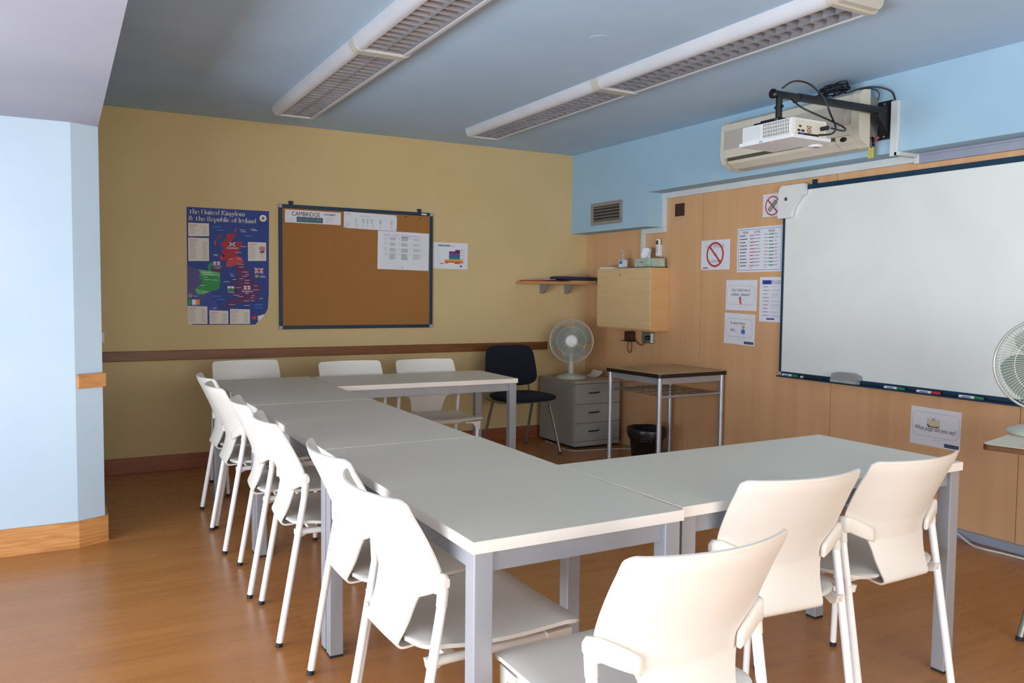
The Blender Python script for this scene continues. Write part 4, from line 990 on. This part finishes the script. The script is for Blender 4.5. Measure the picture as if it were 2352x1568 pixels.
MB().tube(catmull([(XS-.04, ya+.03, 2.20), (XS-.045, ya+.02, 2.17), (XS-.03, ya+.03, 2.15), (XS-.05, ya+.02, 2.145)], 5), .008, 'blackplastic', 8).tube(catmull([(XS-.06, ya-.015, 2.20), (XS-.065, ya-.02, 2.18), (XS-.04, ya+.03, 2.165)], 5), .004, 'red', 8).build('wiring', t)
MB().box((XS-.050, ya+.01, 2.085), (XS-.049, ya+.05, 2.145), 'yellowtag').build('hanging_tag', t)

# ================================================================== PROJECTOR AND ARM
t = thing('projector_mount', 'black telescopic wall arm that carries the projector', 'projector mount', (XS, 3.03, 2.30))
ay = 3.0; az = 2.318
MB().box((XS-.012, 2.994, 2.184), (XS-.0006, 3.085, 2.397), 'black').build('wall_plate', t, bev=.002)
b = MB()
for y, z in ((3.04, 2.20), (3.075, 2.20), (3.04, 2.38)): b.lathe([(0, 0), (.008, 0), (.006, .005), (0, .005)], 'steel', 12, Matrix.Translation((XS-.012, y, z)) @ Matrix.Rotation(D(-90), 4, 'Y'))
b.build('bolts', t)
b = MB(); b.prism([(XS-.012, 2.20), (XS-.012, 2.37), (XS-.11, 2.345), (XS-.11, 2.300)], 'y', 3.005, 3.040, 'black'); b.build('gusset', t, bev=.003)
MB().tube([(XS-.02, 3.022, 2.335), (3.30, 3.006, 2.322)], .021, 'black', 20).build('outer_tube', t)
MB().tube([(3.32, 3.008, 2.322), (3.118, 3.0, 2.316)], .019, 'black', 20).lathe([(0, 0), (.024, 0), (.024, .012), (0, .012)], 'blackplastic', 20, Matrix.Translation((3.118, 3.0, 2.316)) @ Matrix.Rotation(D(-90), 4, 'Y')).build('inner_tube', t)
MB().tube([(3.155, 3.0, 2.318), (3.155, 3.0, 2.19)], .0165, 'black', 16).tube([(3.155, 2.975, 2.255), (3.155, 3.025, 2.255)], .008, 'black', 10).build('drop_post', t)
b = MB(); b.box((3.09, 2.93, 2.176), (3.22, 3.06, 2.186), 'black')
for a_ in (40, 130, 220, 310): b.tube([(3.155, 3.0, 2.186), (3.155+.12*math.cos(D(a_)), 3.0+.12*math.sin(D(a_)), 2.168)], .009, 'black', 8)
b.build('spider_bracket', t)
t = thing('projector', 'white projector hanging under the black wall arm in front of the air conditioner', 'projector', (3.16, 2.97, 2.06))
x0, x1, y0, y1, z0, z1 = 3.035, 3.285, 2.795, 3.155, 2.062, 2.160
tp = D(0)
b = MB(); b.prism([(x0+.012, z0+.012), (x0+.008, z0+.02), (x0+.008, z1), (x1-.005, z1), (x1-.005, z0+.02)], 'y', y0+.012, y1-.02, 'white'); b.build('casing', t, bev=.004)
P = [(x0, y0), (x1+.02, y0-.0), (x1+.10, y0+.09), (x1+.10, y0+.13), (x1, y0+.17), (x1, y1), (x0, y1)]
MB().prism(P, 'z', z0, z0+.017, 'white').build('cover', t, bev=.006, seg=3)
MB().prism([(x1-.01, y0+.03), (x1+.085, y0+.09), (x1+.085, y0+.13), (x1-.01, y0+.16)], 'z', z0+.015, z0+.06, 'white').build('lens_hood', t, bev=.004)
b = MB(); gx = x0+.0075
b.box((gx-.002, y0+.03, z0+.024), (gx, y0+.20, z1-.006), 'slot')
for i in range(16): yy = y0+.032+i*.0108; b.box((gx-.004, yy, z0+.022), (gx-.0015, yy+.0045, z1-.004), 'white')
for i in range(5): zz = z0+.022+i*.0175; b.box((gx-.0042, y0+.03, zz), (gx-.0015, y0+.20, zz+.003), 'white')
b.build('grille', t)
MB().box((gx-.0015, y0+.215, z0+.024), (gx+.001, y1-.03, z1-.008), 'trunk').build('side_panel', t)
b = MB(); yy = y0+.0115; b.box((x0+.03, yy-.001, z0+.022), (x1-.02, yy+.001, z1-.008), 'cream')
for u, z, w_ in ((.045, .055, .014), (.035, .035, .018), (.062, .035, .020)): b.box((x0+u+.01, yy-.003, z0+z), (x0+u+w_+.01, yy-.0012, z0+z+.009), 'blackplastic')
for i in range(4):
    for j in range(3): b.box((x0+.11+j*.011, yy-.0025, z0+.032+i*.009), (x0+.117+j*.011, yy-.0012, z0+.038+i*.009), 'ink' if (i+j) % 2 else 'redl')
b.box((x0+.05, yy-.004, z0+.018), (x1-.06, yy-.0012, z0+.029), 'blackplastic'); b.box((x0+.06, yy-.005, z0+.019), (x0+.085, yy-.0038, z0+.027), 'bl2')
b.build('connector_panel', t)
MB().lathe([(0, 0), (.035, 0), (.038, .008), (0, .008)], 'white', 28, Matrix.Translation((x1+.03, y0+.105, z0-.0075))).box((x1+.01, y0+.095, z0-.0085), (x1+.045, y0+.102, z0-.0074), 'navyi').build('focus_cover', t)
MB().box((x0+.028, y0+.150, z0-.0012), (x0+.034, y0+.166, z0-.0002), 'led').build('status_light', t)
s = Sheet((x0-.0003, y0+.215, z0+.013), (0, -1, 0), (0, 0, -1), .03, .01, base=False, thick=.0003); s.text('EPSON', 0, .010, .012, 'bl2', 1, width=.022); s.build('lettering', parent=t)
MB().tube([(x1-.04, y0+.012, z0+.06), (x1-.04, y0-.03, z0+.06)], .011, 'blackplastic', 10).build('plug', t)
# cables
def cable(name, label, pts, r=.0045, mat='blackplastic', n=8): return tag(MB().tube(catmull(pts, n), r, mat, 8).build(name), label, 'cable')
cable('power_cable', 'black cable looping high from the tip of the projector arm down to the projector sockets', [(3.155, 2.985, 2.3435), (3.19, 2.94, 2.375), (3.27, 2.91, 2.365), (3.34, 2.88, 2.30), (3.37, 2.86, 2.22), (3.34, 2.80, 2.14), (3.27, 2.765, 2.095), (3.20, 2.78, 2.085)])
cable('video_cable', 'black cable sagging from the underside of the arm to the plug on the projector', [(3.22, 2.982, 2.30), (3.24, 2.93, 2.25), (3.30, 2.87, 2.205), (3.40, 2.83, 2.165), (3.41, 2.80, 2.14), (3.36, 2.77, 2.12), (3.27, 2.765, 2.122)])
cable('signal_cable', 'thin black cable arching from the tangle to the top of the white cable duct', [(3.90, 3.20, 2.46), (3.93, 3.12, 2.475), (3.97, 3.05, 2.47), (4.01, 2.995, 2.44), (4.018, 2.975, 2.39)])
cable('power_lead', 'short thin black cable dropping from the arch to the arm wall plate', [(3.93, 3.16, 2.475), (3.96, 3.08, 2.465), (3.985, 3.055, 2.44), (3.985, 3.06, 2.40)], .0035)
b = MB(); rg = random.Random(11)
for k in range(7):
    pts = []; ph = rg.uniform(0, 6)
    for i in range(10):
        a = 2*PI*i/9+ph; pts.append((3.90+.035*math.cos(a)+rg.uniform(-.01, .01), 3.30+.085*math.sin(a)+rg.uniform(-.03, .03), 2.478+.012*k*.35+.015*math.sin(a*2+ph)+rg.uniform(-.004, .01)))
    b.tube(catmull(pts, 5), .0042, 'blackplastic', 6)
b.tube(catmull([(3.87, 3.33, 2.47), (3.86, 3.42, 2.468), (3.855, 3.53, 2.468), (3.86, 3.56, 2.472), (3.87, 3.50, 2.482), (3.88, 3.40, 2.48), (3.89, 3.30, 2.482)], 6), .0045, 'blackplastic', 6)
tag(b.build('cable_tangle'), 'tangled bundle of black cable lying on top of the air conditioner', 'cable')
cable('floor_cable', 'white cable running along the floor in front of the grey skirting trunking', [(4.172, 2.66, .035), (4.16, 2.60, .03), (4.12, 2.50, .006), (4.10, 2.42, .006), (4.12, 2.3, .006), (4.14, 2.0, .006), (4.15, 1.5, .006)], .006, 'trunk')
cable('fan_cable', 'thin white cable on the floor around the drawer unit', [(3.655, 6.10, .004), (3.645, 5.95, .004), (3.60, 5.80, .004), (3.64, 5.60, .004), (3.85, 5.56, .004), (4.05, 5.50, .004), (4.15, 5.42, .004)], .003, 'trunk')

# ================================================================== CAMERA
cam = bpy.data.cameras.new('camera'); co = bpy.data.objects.new('camera', cam); COL.objects.link(co)
F, YAW, PIT, ROL = 1891.68683, .517301860, .0561766201, -.0109660287
r = Vector((math.cos(YAW), -math.sin(YAW), 0)); f0 = Vector((math.sin(YAW), math.cos(YAW), 0)); up = Vector((0, 0, 1))
fw = f0*math.cos(PIT)-up*math.sin(PIT); dn = -(up*math.cos(PIT)+f0*math.sin(PIT))
R0 = r*math.cos(ROL)+dn*math.sin(ROL); R1 = -r*math.sin(ROL)+dn*math.cos(ROL)
mw = Matrix((( R0.x, -R1.x, -fw.x, -.024681), (R0.y, -R1.y, -fw.y, -.056256), (R0.z, -R1.z, -fw.z, 1.308025), (0, 0, 0, 1)))
co.matrix_world = mw
cam.sensor_width = 36; cam.lens = F/2352*36; cam.shift_x = -(1215.14371-1176)/2352; cam.shift_y = (776.140077-784)/2352
cam.clip_start = .05; cam.clip_end = 60
SC.camera = co

# ================================================================== LIGHT
w = bpy.data.worlds.new('daylight'); SC.world = w; w.use_nodes = True
bg = w.node_tree.nodes['Background']; bg.inputs[0].default_value = (.55, .72, 1, 1); bg.inputs[1].default_value = 1.0
def area(name, loc, rot, sx, sy, power, col, spread=180):
    l = bpy.data.lights.new(name, 'AREA'); l.shape = 'RECTANGLE'; l.size = sx; l.size_y = sy; l.energy = power; l.color = col; l.spread = math.radians(spread)
    o = bpy.data.objects.new(name, l); COL.objects.link(o); o.location = loc; o.rotation_euler = rot; return o
# daylight through the side windows and through the window behind the camera
area('side_window_daylight', (XL-.02, (W0+W1)/2, (WZ0+WZ1)/2), (0, D(-105), 0), WZ1-WZ0-.1, W1-W0-.1, 190, (.84, .92, 1.0), 160)
area('rear_window_daylight', (.9, YR+.05, 1.45), (D(110), 0, 0), 4.1, 1.25, 128, (1.0, .95, .87))
SC.view_settings.view_transform = 'Standard'; SC.view_settings.look = 'None'; SC.view_settings.gamma = 1
SC.view_settings.use_curve_mapping = False; SC.view_settings.exposure = 0.38
SC.cycles.max_bounces = 8; SC.cycles.diffuse_bounces = 5
